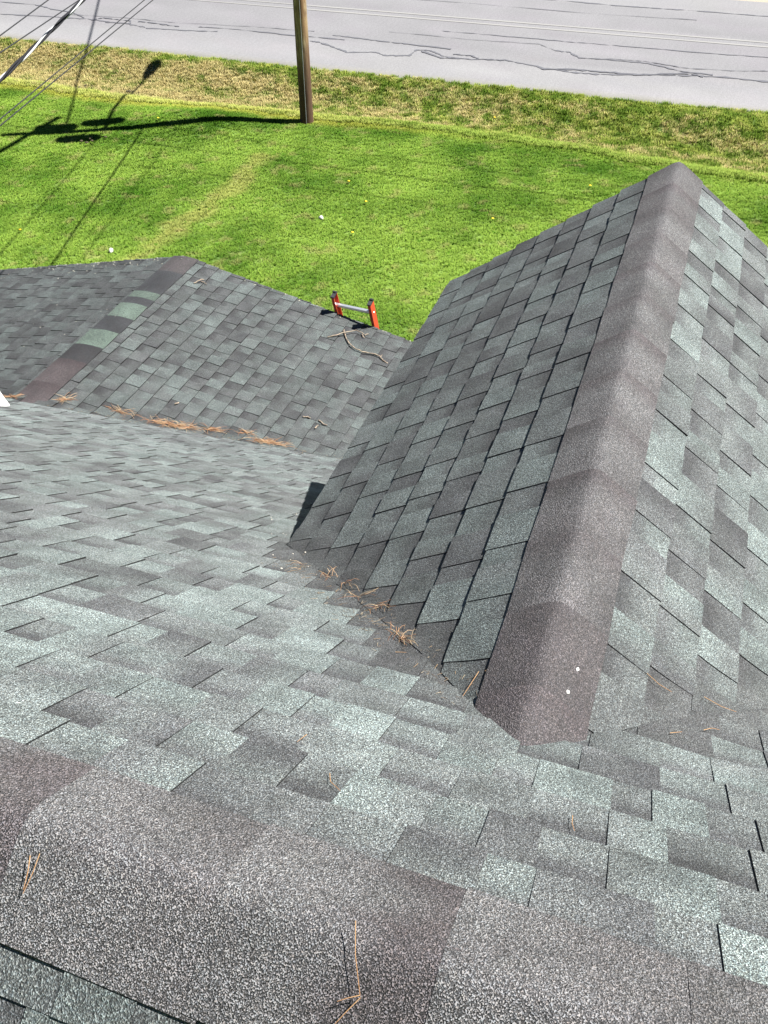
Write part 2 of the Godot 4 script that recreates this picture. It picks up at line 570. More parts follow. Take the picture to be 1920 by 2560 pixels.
func build_house() -> void:
	house = thing("house")
	tag(house, "house whose grey green asphalt shingle roofs fill the foreground", "house")
	var sunk := -0.012
	var no_extra := func(_u, _s): return []
	var keep := func(p): return p
	var s_eave := (-5.75 - ZC) / -cos(PH)
	var e_m := Vector3(0, -sin(PH), -cos(PH))
	var crest_m := Vector3(0, YC, ZC)
	# ---- main roof
	var y_e := y_main(-5.75)
	var mr := part("main_roof", deck(PackedVector3Array([Vector3(-9.5, YC + sunk, ZC), Vector3(6.5, YC + sunk, ZC), Vector3(6.5, y_e + sunk, -5.75), Vector3(-9.5, y_e + sunk, -5.75)]), 0.14), mats.deck, house)
	part("roof_deck", deck(PackedVector3Array([Vector3(-9.5, YC + sunk, ZC), Vector3(6.5, YC + sunk, ZC), Vector3(6.5, y_e + sunk, -ZC * -2.0 + 5.75 - 0.0), Vector3(-9.5, y_e + sunk, -ZC * -2.0 + 5.75)]), 0.14), mats.deck, mr)
	var sj := (YD - M0) / TM        # z where the dormer ridge meets the main roof
	var sj_s := (ZC - sj) / cos(PH)
	var kd := (cos(PH) * TM) / TD   # sideways run of the valley per metre down the slope
	var xw := EAVE_D * cos(AL)
	var foot_s := sj_s + xw / kd
	var gj := (YG - M0) / TM
	var gj_s := (ZC - gj) / cos(PH)
	var kg := (cos(PH) * TM) / TG
	var main_extra := func(u, s):
		var c := []
		if u < XD:
			if s > foot_s: c.append([1.0, 0.0, XD - xw + 0.30])
			elif s > sj_s - 0.15: c.append([1.0, kd, XD + kd * sj_s])
		else:
			if s > foot_s: c.append([-1.0, 0.0, -(XD + xw - 0.30)])
			elif s > sj_s - 0.15: c.append([-1.0, kd, -(XD - kd * sj_s)])
		if s > gj_s - 0.15:
			if u < XG: c.append([1.0, kg, XG + kg * gj_s])
			else: c.append([-1.0, kg, -(XG - kg * gj_s)])
		return c
	var Sm := slope("main", crest_m, Vector3(1, 0, 0), e_m, [], 11)
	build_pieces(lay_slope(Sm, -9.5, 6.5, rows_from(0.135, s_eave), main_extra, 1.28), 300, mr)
	var Sb := slope("back", crest_m, Vector3(1, 0, 0), Vector3(0, -sin(PH), cos(PH)), [], 12)
	build_pieces(lay_slope(Sb, -9.5, 6.5, rows_from(0.07, s_eave), no_extra), 40, mr)
	var purple := Color(0.122, 0.095, 0.101)
	var plum := Color(0.178, 0.161, 0.165)
	var grey := Color(0.268, 0.262, 0.265)
	var x := -9.761
	var k := 0
	while x < 6.5:
		var x1 := minf(x + 0.2845, 6.5)
		var strong := 0.72 if absf(x + 0.3725) < 0.02 or absf(x + 0.9415) < 0.02 else rng.randf_range(0.1, 0.5)
		var cm := mixc(plum, grey, rng.randf_range(0.6, 1.0))
		var cb := mixc(plum, grey, rng.randf_range(0.3, 0.8))
		var ch := mixc(cm, purple, strong)
		var on := on_screen(Vector3((x + x1) * 0.5, YC, ZC)) > 0.0 or absf(x) < 1.2
		if on or k % 1 == 0:
			part("ridge_cap_shingle", ridge_cap(crest_m, Vector3(1, 0, 0), Vector3(0, -sin(PH), cos(PH)), e_m, x, x1 + 0.02, 0.163, 0.0118, 0.0105, cb, cm, ch, 0.022, keep), mats.shingle, mr)
		x += 0.2845
		k += 1
	# ---- dormer roof
	var dl := Vector3(-cos(AL), -sin(AL), 0)
	var dr := Vector3(cos(AL), -sin(AL), 0)
	var el := Vector3(XD, YD + sunk, 0) + dl * (EAVE_D - 0.012)
	var er := Vector3(XD, YD + sunk, 0) + dr * (EAVE_D - 0.012)
	var zf := ZDF + 0.012
	var z_foot := (YD - EAVE_D * sin(AL) - M0) / TM
	var top := Vector3(XD, YD + sunk, 0)
	var dm := part("dormer_roof", deck(PackedVector3Array([top + Vector3(0, 0, sj), top + Vector3(0, 0, zf), el + Vector3(0, 0, zf), el + Vector3(0, 0, z_foot)]), 0.10), mats.deck, house)
	part("roof_deck", deck(PackedVector3Array([top + Vector3(0, 0, sj), top + Vector3(0, 0, zf), er + Vector3(0, 0, zf), er + Vector3(0, 0, z_foot)]), 0.10), mats.deck, dm)
	# valley on the dormer slopes: stay above the main roof
	var vd := [-1.0, sin(AL) / TM, -(M0 - YD) / TM]
	var d_rows := []
	for q in 9: d_rows.append(0.139 + ROW * q)
	d_rows.append(EAVE_D)
	d_rows.remove_at(8)
	var Sl := slope("dormer", Vector3(XD, YD, 0), Vector3(0, 0, -1), dl, [vd], 31)
	var Sr := slope("dormer", Vector3(XD, YD, 0), Vector3(0, 0, -1), dr, [vd], 47)
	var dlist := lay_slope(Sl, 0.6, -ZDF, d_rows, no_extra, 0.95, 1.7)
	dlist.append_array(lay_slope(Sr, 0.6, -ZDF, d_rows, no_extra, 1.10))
	build_pieces(dlist, 300, dm)
	var z := ZDF
	var k_d := 0
	while z < sj:
		var z1 := minf(z + 0.255, sj + 0.085)
		var cb := mixc(plum, purple, [0.2, 0.6, 0.3, 0.1, 0.4, 0.2, 0.55, 0.4, 0.1, 0.5, 0.2, 0.3, 0.7, 0.9, 0.8][k_d % 15])
		var cm := mixc(plum, grey, rng.randf_range(0.3, 0.9)) if k_d % 15 < 11 else mixc(plum, purple, 0.4)
		k_d += 1
		part("ridge_cap_shingle", ridge_cap(Vector3(XD, YD, 0), Vector3(0, 0, 1), dl, dr, z, z1 + 0.02, 0.15, 0.0122 + (0.006 if z1 > sj else 0.0), 0.0108 + (0.006 if z1 > sj else 0.0), cb, cm, mixc(cm, cb, 0.35), 0.018, keep), mats.shingle, dm)
		z += 0.255
	# ---- low entry gable roof
	var gl := Vector3(-cos(AG), -sin(AG), 0)
	var gr := Vector3(cos(AG), -sin(AG), 0)
	var ge := 3.6
	var gtop := Vector3(XG, YG + sunk, 0)
	var zg := ZGF + 0.012
	var zge := (YG - ge * sin(AG) - M0) / TM
	var gm := part("gable_roof", deck(PackedVector3Array([gtop + Vector3(0, 0, gj), gtop + Vector3(0, 0, zg), gtop + gl * (ge - 0.012) + Vector3(0, 0, zg), gtop + gl * (ge - 0.012) + Vector3(0, 0, zge)]), 0.12), mats.deck, house)
	part("roof_deck", deck(PackedVector3Array([gtop + Vector3(0, 0, gj), gtop + Vector3(0, 0, zg), gtop + gr * (ge - 0.012) + Vector3(0, 0, zg), gtop + gr * (ge - 0.012) + Vector3(0, 0, zge)]), 0.12), mats.deck, gm)
	var vg := [-1.0, sin(AG) / TM, -(M0 - YG) / TM]
	var Gl := slope("gable", Vector3(XG, YG, 0), Vector3(0, 0, -1), gl, [vg], 52)
	var Gr := slope("gable", Vector3(XG, YG, 0), Vector3(0, 0, -1), gr, [vg], 68)
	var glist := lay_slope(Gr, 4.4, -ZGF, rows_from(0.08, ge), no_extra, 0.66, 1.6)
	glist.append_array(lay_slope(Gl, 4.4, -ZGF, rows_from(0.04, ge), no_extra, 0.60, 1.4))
	build_pieces(glist, 300, gm)
	var green := Color(0.195, 0.262, 0.215)
	var slate := Color(0.062, 0.063, 0.070)
	var caps := [[-7.37, -7.04, 0], [-7.04, -6.61, 1], [-6.61, -6.49, 2], [-6.49, -6.37, 1], [-6.37, -6.12, 2], [-6.12, -5.87, 1], [-5.87, -5.61, 2], [-5.61, -5.36, 3], [-5.36, -5.0, 4], [-5.0, -4.58, 4]]
	var gsit := func(p):
		if p.z > -5.2: p.y = maxf(p.y, y_main(p.z) + 0.008)
		return p
	for c in caps:
		var cm: Color = [Color(0.115, 0.098, 0.10), slate, green, Color(0.046, 0.044, 0.048), Color(0.130, 0.102, 0.106)][c[2]]
		var cb: Color = cm if c[2] != 4 else Color(0.088, 0.064, 0.068)
		part("ridge_cap_shingle", ridge_cap(Vector3(XG, YG, 0), Vector3(0, 0, 1), gl, gr, c[0], c[1] + 0.02, 0.145, 0.017, 0.013, cb, jit(cm, 0.05), cm, 0.12, gsit), mats.shingle, gm)
	# ---- boards and walls under the roofs
	var st := nst()
	for side in [dl, dr]:
		var a := Vector3(XD, YD - 0.115, ZDF + 0.02)
		var b: Vector3 = a + side * (EAVE_D - 0.02)
		add_box(st, (a + b) * 0.5 + Vector3(0, -0.07, 0), (b - a) * 0.5, Vector3(0, 0.07, 0), Vector3(0, 0, 0.012))
	part("rake_board", done(st), mats.paint, house)
	st = nst()
	for side in [gl, gr]:
		var a := Vector3(XG, YG - 0.135, ZGF + 0.03)
		var b: Vector3 = a + side * (ge - 0.02)
		add_box(st, (a + b) * 0.5 + Vector3(0, -0.07, 0), (b - a) * 0.5, Vector3(0, 0.07, 0), Vector3(0, 0, 0.012))
	part("rake_board", done(st), mats.paint, house)
	# dormer walls stand on the main roof
	st = nst()
	var wl := XD - xw + 0.30
	var wr := XD + xw - 0.30
	var zw := ZDF + 0.35
	var wy := YD - (XD - wl) * TD - 0.13
	aabox(st, Vector3(wl, y_main(zw) - 0.3, zw), Vector3(wr, wy, -2.2))
	st.set_smooth_group(-1)
	tri(st, Vector3(wl, wy, zw), Vector3(wr, wy, zw), Vector3(XD, YD - 0.13, zw), Vector3(0, 0, -1))
	part("dormer_wall", done(st), mats.siding, house)
	st = nst()
	aabox(st, Vector3(XD - 0.38, 3.95, zw - 0.03), Vector3(XD + 0.38, 4.85, zw + 0.01))
	var win := part("window", done(st), mats.paint, house)
	for sx in [-1.0, 1.0]:
		st = nst()
		aabox(st, Vector3(XD + sx * 0.17 - 0.14, 4.02, zw - 0.036), Vector3(XD + sx * 0.17 + 0.14, 4.78, zw - 0.02))
		part("pane", done(st), mats.glass, win)
	st = nst()
	aabox(st, Vector3(-9.2, 0, -5.4), Vector3(6.2, y_main(-5.4) - 0.16, 4.5))
	st.set_smooth_group(-1)
	for ex in [-9.2, 6.2]:
		tri(st, Vector3(ex, y_main(-5.4) - 0.16, -5.4), Vector3(ex, y_main(-5.4) - 0.16, 4.5), Vector3(ex, YC - 0.17, ZC), Vector3(ex, 0, 0))
	part("wall", done(st), mats.siding, house)
	st = nst()
	aabox(st, Vector3(-7.9, 0, -7.0), Vector3(-1.45, 2.32, -5.4))
	st.set_smooth_group(-1)
	tri(st, Vector3(-7.9, 2.32, -7.0), Vector3(-1.45, 2.32, -7.0), Vector3(XG, YG - 0.14, -7.0), Vector3(0, 0, -1))
	part("entry_wall", done(st), mats.siding, house)
	# the grit and lichen that fringes the gable's rake edges
	var fr := nst()
	var r := RandomNumberGenerator.new()
	r.seed = 5
	for i in 230:
		var sd := gl if r.randf() < 0.72 else gr
		var s := r.randf() * 2.6
		var p: Vector3 = Vector3(XG, YG, ZGF + 0.004 + pow(r.randf(), 3.0) * (0.22 if sd == gl else 0.05)) + sd * s
		p.y += 0.008
		blob(fr, p, r.randf_range(0.004, 0.012), 0.4, jit(Color(0.30, 0.30, 0.26), 0.4), r)
	tag(part("edge_lichen", done(fr), mats.stone, gm), "", "", "", "stuff")
	var wf := nst()
	for i in 130:
		var s := r.randf() * 2.6
		var p: Vector3 = Vector3(XG, YG, lerpf(-4.9, ZGF, r.randf())) + gl * s
		if p.y < y_main(p.z): continue
		p.y += 0.007
		if n_lo.get_noise_2d(p.x * 6.0, p.z * 6.0) < 0.02: continue
		blob(wf, p, r.randf_range(0.003, 0.008), 0.35, jit(Color(0.36, 0.36, 0.33), 0.3), r)
	tag(part("roof_lichen", done(wf), mats.stone, gm), "", "", "", "stuff")

# small uneven pebble or fleck
func blob(st: SurfaceTool, c: Vector3, rad: float, squash: float, col: Color, r: RandomNumberGenerator) -> void:
	st.set_smooth_group(0)
	var top := c + Vector3(0, rad * squash, 0)
	var ring := PackedVector3Array()
	var ph := r.randf() * TAU
	var stretch := r.randf_range(0.6, 1.6)
	for k in 6:
		var t := TAU * k / 6.0
		var q := Vector2(cos(t) * stretch, sin(t)).rotated(ph) * rad * r.randf_range(0.7, 1.2)
		ring.append(c + Vector3(q.x, rng.randf_range(-0.1, 0.25) * rad * squash, q.y))
	for k in 6:
		var a := ring[k]
		var b := ring[(k + 1) % 6]
		tri(st, top, a, b, Vector3.UP, col, col, col)
		tri(st, a, b, a - Vector3(0, rad * squash, 0), (a + b) * 0.5 - c, col, col, col)
		tri(st, b, b - Vector3(0, rad * squash, 0), a - Vector3(0, rad * squash, 0), (a + b) * 0.5 - c, col, col, col)

# ================= ground, road, grass =================
var STRIP := [Vector2(-8.94, -17.5), Vector2(-8.72, -16.4), Vector2(-8.82, -14.8), Vector2(-8.95, -13.6), Vector2(-8.99, -12.3), Vector2(-9.0, -10.5)]

func lawn_edge(x: float) -> float:
	return -20.12 + 0.16 * sin(x * 0.45 + 1.0) + 0.10 * n_lo.get_noise_2d(x * 8.0, 3.0) + clampf((x + 4.0) * 0.08, 0.0, 0.45)

func ground_y(x: float, z: float) -> float:
	var y := 0.03 * n_lo.get_noise_2d(x * 2.0, z * 2.0)
	if z > -23.8:
		var t := lawn_edge(x) - z
		y -= 0.34 * smoothstep(0.0, 1.3, t) * (1.0 - smoothstep(1.9, 3.5, t))
	# gentle swell beside the pole
	y += 0.16 * exp(-(pow((x + 11.2) / 1.7, 2.0) + pow((z + 19.2) / 0.9, 2.0)))
	if z < -23.75 and z > -35.0: y = -0.06
	if absf(x) > 60.0 or absf(z) > 60.0: y = -0.06
	return y

func green_at(x: float, z: float, fine: float) -> Color:
	var n1 := n_lo.get_noise_2d(x * 2.2, z * 2.2)
	var n2 := n_lo.get_noise_2d(x * 7.0 + 40.0, z * 7.0)
	var n3 := n_mid.get_noise_2d(x * 0.55, z * 0.55)
	var t := 0.60 + 0.62 * n1 + 0.36 * n2 + 0.16 * n3 + fine
	t += 0.26 * smoothstep(-9.5, -6.0, x) * smoothstep(-17.5, -13.0, z)
	var c := mixc(Color(0.043, 0.104, 0.010), Color(0.160, 0.250, 0.038), t)
	# mown yellow track
	var best := 9.0
	for i in STRIP.size() - 1:
		var q := Geometry2D.get_closest_point_to_segment(Vector2(x, z), STRIP[i], STRIP[i + 1])
		best = minf(best, q.distance_to(Vector2(x, z)))
	c = mixc(c, Color(0.26, 0.262, 0.075), (1.0 - smoothstep(0.05, 0.38, best + 0.22 * n2)) * 0.66)
	# dry spots
	var dry := smoothstep(0.42, 0.62, n_lo.get_noise_2d(x * 11.0 + 9.0, z * 11.0) + 0.1 * fine)
	c = mixc(c, Color(0.27, 0.22, 0.10), dry * 0.35)
	# pale ragged edge above the ditch
	var e := absf(lawn_edge(x) - z + 0.12)
	c = mixc(c, Color(0.28, 0.28, 0.05), (1.0 - smoothstep(0.0, 0.42, e)) * 0.8 * smoothstep(-3.0, -9.0, x))
	c = mixc(c, Color(0.20, 0.27, 0.04), (1.0 - smoothstep(0.0, 0.5, e)) * 0.3 * smoothstep(-9.0, -3.0, x))
	return c

func verge_at(x: float, z: float, fine: float) -> Color:
	var n1 := n_lo.get_noise_2d(x * 4.0, z * 9.0 + 70.0)
	var n2 := n_mid.get_noise_2d(x * 1.3, z * 1.3)
	var dead := lerpf(0.58, 0.30, smoothstep(-12.0, -3.0, x))
	var zz := (lawn_edge(x) - z) / 3.7
	dead *= smoothstep(0.06, 0.38, zz) * (1.0 - 0.8 * smoothstep(0.78, 0.97, zz)) + 0.25 * smoothstep(-9.0, -13.0, x)
	var t := dead + 0.34 * n1 + 0.3 * n2 + fine
	var g := mixc(Color(0.075, 0.125, 0.016), Color(0.20, 0.24, 0.045), 0.5 + n2 + fine)
	g = mixc(mixc(Color(0.27, 0.29, 0.07), Color(0.16, 0.22, 0.04), smoothstep(-10.0, -5.0, x)), g, smoothstep(0.02, 0.3, zz + 0.25 * n1))
	return mixc(g, mixc(Color(0.27, 0.22, 0.095), Color(0.38, 0.325, 0.145), 0.5 + fine * 2.0), smoothstep(0.22, 0.75, t))

func steps_of(a: Array) -> PackedFloat32Array:   # [from, to, step, to, step, ...]
	var out := PackedFloat32Array([a[0]])
	var v: float = a[0]
	var i := 1
	while i < a.size():
		while v < a[i] - 0.001:
			v = minf(v + a[i + 1], a[i])
			out.append(v)
		i += 2
	return out

func build_ground() -> void:
	var xs := steps_of([-320.0, -60.0, 40.0, -26.0, 2.0, 8.0, 0.3, 60.0, 4.0, 320.0, 40.0])
	var zs := steps_of([-320.0, -60.0, 40.0, -36.0, 2.0, -24.0, 0.4, -19.0, 0.15, -6.0, 0.3, 60.0, 6.0, 320.0, 40.0])
	var st := nst()
	st.set_smooth_group(0)
	for j in zs.size():
		for i in xs.size():
			var x := xs[i]
			var z := zs[j]
			var c: Color
			if z > lawn_edge(x): c = green_at(x, z, 0.0)
			elif z > -35.4: c = verge_at(x, z, -0.1)
			else: c = verge_at(x, -21.8 + 0.8 * sin(z), 0.05)
			if z < -34.2 and z > -35.6: c = Color(0.33, 0.29, 0.22)
			st.set_color(Color(c.r * 1.15, c.g * 1.15, c.b * 1.15))
			st.add_vertex(Vector3(x, ground_y(x, z), z))
	var w := xs.size()
	for j in zs.size() - 1:
		for i in w - 1:
			var a := j * w + i
			for q in [a, a + 1, a + w + 1, a, a + w + 1, a + w]: st.add_index(q)
	tag(part("ground", done(st), mats.soil, self), "green lawn sloping into a dry roadside ditch", "ground", "", "structure")

func build_road() -> void:
	var st := nst()
	st.set_smooth_group(0)
	var zs := PackedFloat32Array([-34.75, -34.7, -33.4, -32.9, -32.5, -31.6, -31.0, -30.2, -29.8, -29.4, -28.8, -28.1, -27.4, -26.7, -26.2, -25.9, -25.5, -24.9, -24.3, -23.84, -23.78])
	var xs := steps_of([-320.0, -40.0, 20.0, 20.0, 0.8, 320.0, 20.0])
	for j in zs.size():
		for i in xs.size():
			var z := zs[j]
			var t := 1.0 - smoothstep(2.9, 4.1, absf(z + 29.4))     # travelled lanes
			var wheel := 0.5 + 0.5 * cos((absf(z + 29.4) - 0.95) / 1.75 * TAU)
			var c := mixc(Color(0.212, 0.207, 0.209), Color(0.188 - 0.012 * wheel, 0.183 - 0.012 * wheel, 0.188 - 0.012 * wheel), t)
			var n := 1.0 + 0.09 * n_lo.get_noise_2d(xs[i] * 0.8, z * 10.0) + 0.06 * n_lo.get_noise_2d(xs[i] * 5.0, z * 5.0) + 0.05 * n_mid.get_noise_2d(xs[i] * 0.5, z)
			if z > -24.1 : c = Color(0.25, 0.24, 0.21)
			st.set_color(Color(c.r * n, c.g * n, c.b * n))
			var edge := z > -23.8 or z < -34.72
			var zz := z + (0.06 * n_mid.get_noise_2d(xs[i] * 1.5, 2.0) if z > -23.9 else 0.0)
			st.add_vertex(Vector3(xs[i], -0.12 if edge else 0.0 + 0.045 * t, zz))
	var w := xs.size()
	for j in zs.size() - 1:
		for i in w - 1:
			var a := j * w + i
			for q in [a, a + 1, a + w + 1, a, a + w + 1, a + w]: st.add_index(q)
	var road := part("road", done(st), mats.asphalt, self)
	tag(road, "wide pale asphalt road with dark sealed cracks and paved shoulders", "road", "", "structure")
	for z in [-29.74, -29.28]:
		var ps := PackedVector2Array()
		for i in 81: ps.append(Vector2(-60.0 + i * 1.5, z))
		part("centre_line", ribbon(ps, 0.055, 0.25, 3), mats.road_paint, road)
	var cracks := [
		[0.05, -27, -26.0, -24, -25.9, -21.7, -25.95, -20.1, -26.08, -18.53, -26.2, -17.16, -26.08, -16.42, -25.9, -15.37, -25.96, -14.24, -26.14],
		[0.045, -14.98, -26.38, -13.96, -26.49, -12.05, -26.39, -10.34, -26.43],
		[0.05, -11.26, -26.06, -10.8, -25.96, -9.89, -25.42, -9.16, -25.65, -8.83, -25.48, -8.15, -25.63, -8.1, -26.11, -7.72, -26.18, -7.21, -25.81, -6.42, -25.77, -5.56, -25.94, -4.5, -25.65, -3.61, -25.51],
		[0.06, -3.61, -25.51, -2.84, -25.55, -1.99, -25.82, -0.9, -26.01, 0.01, -26.16, 1.19, -26.14, 3.0, -26.0, 6.0, -26.2],
		[0.045, -10.83, -26.76, -9.94, -26.68, -9.22, -26.59, -8.37, -26.54, -7.2, -26.44],
		[0.05, -4.42, -27.16, -4.03, -27.13, -3.7, -26.71, -2.72, -26.74, -1.86, -26.75, -0.93, -26.31, -0.17, -26.25],
		[0.03, -7.96, -28.13, -6.71, -28.14, -5.28, -28.16, -4.02, -28.12, -2.73, -28.17, -0.54, -28.17, 2.0, -28.3],
		[0.06, -8, -32.6, -5.38, -32.83, -3.58, -32.68, -2.51, -32.71, -1.45, -32.77, 1.01, -32.74, 4, -32.8],
		[0.045, -24, -27.1, -21.31, -27.2, -20.43, -26.86, -19.52, -26.7, -18.86, -26.27],
		[0.045, -18.5, -26.1, -18.28, -26.45, -17.29, -26.37, -17.16, -26.1, -17.97, -26.07],
		[0.045, -17.03, -26.39, -16.29, -26.35, -15.57, -26.25],
		[0.045, -7.94, -26.04, -7.24, -25.69, -6.52, -25.79],
		[0.04, -7.01, -26.04, -6.49, -26.04, -6.24, -25.83, -5.57, -25.96],
		[0.06, -4.48, -25.57, -3.77, -25.71, -2.81, -25.77, -1.98, -25.77, -0.91, -26.17, -0.38, -26.08],
		[0.022, -3.69, -26.65, -2.73, -26.86, -1.94, -26.9, -0.9, -26.63, 0.26, -26.75, 1.17, -26.98, 3, -27.1],
		[0.018, -19.5, -26.5, -17.6, -26.62, -15.8, -26.6, -13.4, -26.9, -11.5, -26.95],
		[0.02, -12.0, -31.4, -8.2, -31.55, -4.5, -31.4, -1.0, -31.6],
		[0.016, -9.4, -27.6, -7.0, -27.5, -5.0, -27.65, -4.4, -27.16]]
	var h := 0
	for c in cracks:
		var ps := PackedVector2Array()
		for i in range(1, c.size() - 3, 2):
			for q in 8:
				ps.append(Vector2(c[i], c[i + 1]).lerp(Vector2(c[i + 2], c[i + 3]), q / 8.0))
		ps.append(Vector2(c[c.size() - 2], c[c.size() - 1]))
		for i in ps.size(): ps[i].y += 0.035 * n_hi.get_noise_2d(ps[i].x * 0.25, h * 9.0) + 0.02 * n_mid.get_noise_2d(ps[i].x, h)
		h += 1
		part("crack_seal", ribbon(ps, c[0] * 0.66, 0.8, h), mats.sealant, road)

# a thin flat strip on the road with ragged width
func ribbon(ps: PackedVector2Array, half: float, rag: float, salt: int) -> ArrayMesh:
	var st := nst()
	st.set_smooth_group(-1)
	var hgt := 0.049 + 0.0015 * salt * 0.3
	var last := []
	for i in ps.size():
		var d := (ps[mini(i + 1, ps.size() - 1)] - ps[maxi(i - 1, 0)]).normalized()
		var n := Vector2(-d.y, d.x)
		var w := half * (1.0 + rag * n_hi.get_noise_2d(i * 0.09, salt * 3.7) * 1.6)
		var t := 1.0 - smoothstep(2.9, 4.1, absf(ps[i].y + 29.4))
		var y := hgt - 0.045 + 0.045 * t + 0.003
		var a := ps[i] + n * w
		var b := ps[i] - n * w
		var cur := [Vector3(a.x, y, a.y), Vector3(b.x, y, b.y)]
		if i > 0: quad(st, last[0], last[1], cur[1], cur[0], Vector3.UP)
		last = cur
	return done(st)

func tuft_mesh(seed_: int, blades: int, height: float, spread: float, width: float) -> ArrayMesh:
	var r := RandomNumberGenerator.new()
	r.seed = seed_
	var v := PackedVector3Array()
	var n := PackedVector3Array()
	for b in blades:
		var a := r.randf() * TAU
		var base := Vector3(cos(a * 3.1) * spread * r.randf(), 0, sin(a * 3.1) * spread * r.randf())
		var d := Vector3(cos(a), 0, sin(a))
		var sd := Vector3(-d.z, 0, d.x) * width
		var h := height * r.randf_range(0.6, 1.15)
		var lean := r.randf_range(0.25, 1.0) * h
		var p0 := base
		var p1 := base + d * lean * 0.4 + Vector3(0, h * 0.65, 0)
		var p2 := base + d * lean * 1.05 + Vector3(0, h * 0.95, 0)
		var up := (Vector3.UP * 1.6 + d * 0.5).normalized()
		for q in [[p0 - sd, p0 + sd, p1 + sd * 0.8], [p0 - sd, p1 + sd * 0.8, p1 - sd * 0.8], [p1 - sd * 0.8, p1 + sd * 0.8, p2]]:
			var fn: Vector3 = (q[0] - q[2]).cross(q[0] - q[1]).normalized()
			if fn.y < 0.0:
				fn = -fn
				q = [q[0], q[2], q[1]]
			for w in 3:
				v.append(q[w])
				n.append((fn + up * 0.7).normalized())
	var arr := []
	arr.resize(Mesh.ARRAY_MAX)
	arr[Mesh.ARRAY_VERTEX] = v
	arr[Mesh.ARRAY_NORMAL] = n
	var m := ArrayMesh.new()
	m.add_surface_from_arrays(Mesh.PRIMITIVE_TRIANGLES, arr)
	return m

func scatter(called: String, mesh: ArrayMesh, count: int, seed_: int, x0: float, x1: float, z0: float, z1: float, place: Callable, label: String) -> void:
	var r := RandomNumberGenerator.new()
	r.seed = seed_
	var xf := []
	var cl := []
	for i in count:
		var x := r.randf_range(x0, x1)
		var z := r.randf_range(z0, z1)
		var got: Array = place.call(x, z, r)
		if got.is_empty(): continue
		var s: float = got[1]
		var b := Basis(Vector3.UP, r.randf() * TAU).scaled(Vector3(s, s * r.randf_range(0.75, 1.25), s))
		xf.append(Transform3D(b, Vector3(x, ground_y(x, z) - 0.004, z)))
		cl.append(got[0])
	var mm := MultiMesh.new()
	mm.transform_format = MultiMesh.TRANSFORM_3D
	mm.use_colors = true
	mm.mesh = mesh
	mm.instance_count = xf.size()
	for i in xf.size():
		mm.set_instance_transform(i, xf[i])
		mm.set_instance_color(i, cl[i])
	var o := MultiMeshInstance3D.new()
	o.name = numbered(called)
	o.multimesh = mm
	o.material_override = mats.grass
	add_child(o)
	tag(o, label, "grass", "", "stuff")

func build_grass() -> void:
	var lawn := func(x, z, r):
		if z < lawn_edge(x) - 0.05: return []
		var f: float = r.randf_range(-0.18, 0.18)
		return [jit2(green_at(x, z, f), 0.10, r), r.randf_range(0.7, 1.2)]
	scatter("lawn_grass", tuft_mesh(3, 10, 0.034, 0.055, 0.005), 165000, 7, -19.5, 3.5, -20.3, -12.0, lawn, "short mown green grass of the front lawn between house and ditch")
	scatter("lawn_grass", tuft_mesh(4, 10, 0.036, 0.055, 0.0045), 60000, 8, -14.0, 3.5, -12.0, -7.6, lawn, "short mown green grass close to the house wall")
	var verge := func(x, z, r):
		if z > lawn_edge(x) + 0.08 or z < -23.74 - 0.10 * n_mid.get_noise_2d(x * 2.0, 7.0): return []
		var f: float = r.randf_range(-0.22, 0.22)
		return [jit2(verge_at(x, z, f), 0.25, r), r.randf_range(0.6, 1.3)]
	scatter("verge_grass", tuft_mesh(5, 8, 0.065, 0.06, 0.006), 66000, 9, -22.0, 4.5, -23.8, -19.4, verge, "rough tan and green grass on the ditch bank beside the road")
	# broad leaved weeds make the darker cushions in the lawn
	var weeds := func(x, z, r):
		if z < lawn_edge(x) + 0.1: return []
		var q := n_lo.get_noise_2d(x * 9.0 + 200.0, z * 9.0)
		if q < 0.22: return []
		return [jit2(Color(0.05, 0.12, 0.010), 0.25, r), r.randf_range(0.7, 1.2)]
	scatter("lawn_weeds", tuft_mesh(6, 8, 0.035, 0.05, 0.010), 12000, 10, -16.0, 3.5, -20.0, -8.0, weeds, "darker broad leaved weeds and clover tufts in the lawn")

func jit2(c: Color, a: float, r: RandomNumberGenerator) -> Color:
	var f := 1.0 + r.randf_range(-a, a)
	return Color(c.r * f * (1.0 + r.randf_range(-0.05, 0.08)), c.g * f, c.b * f)

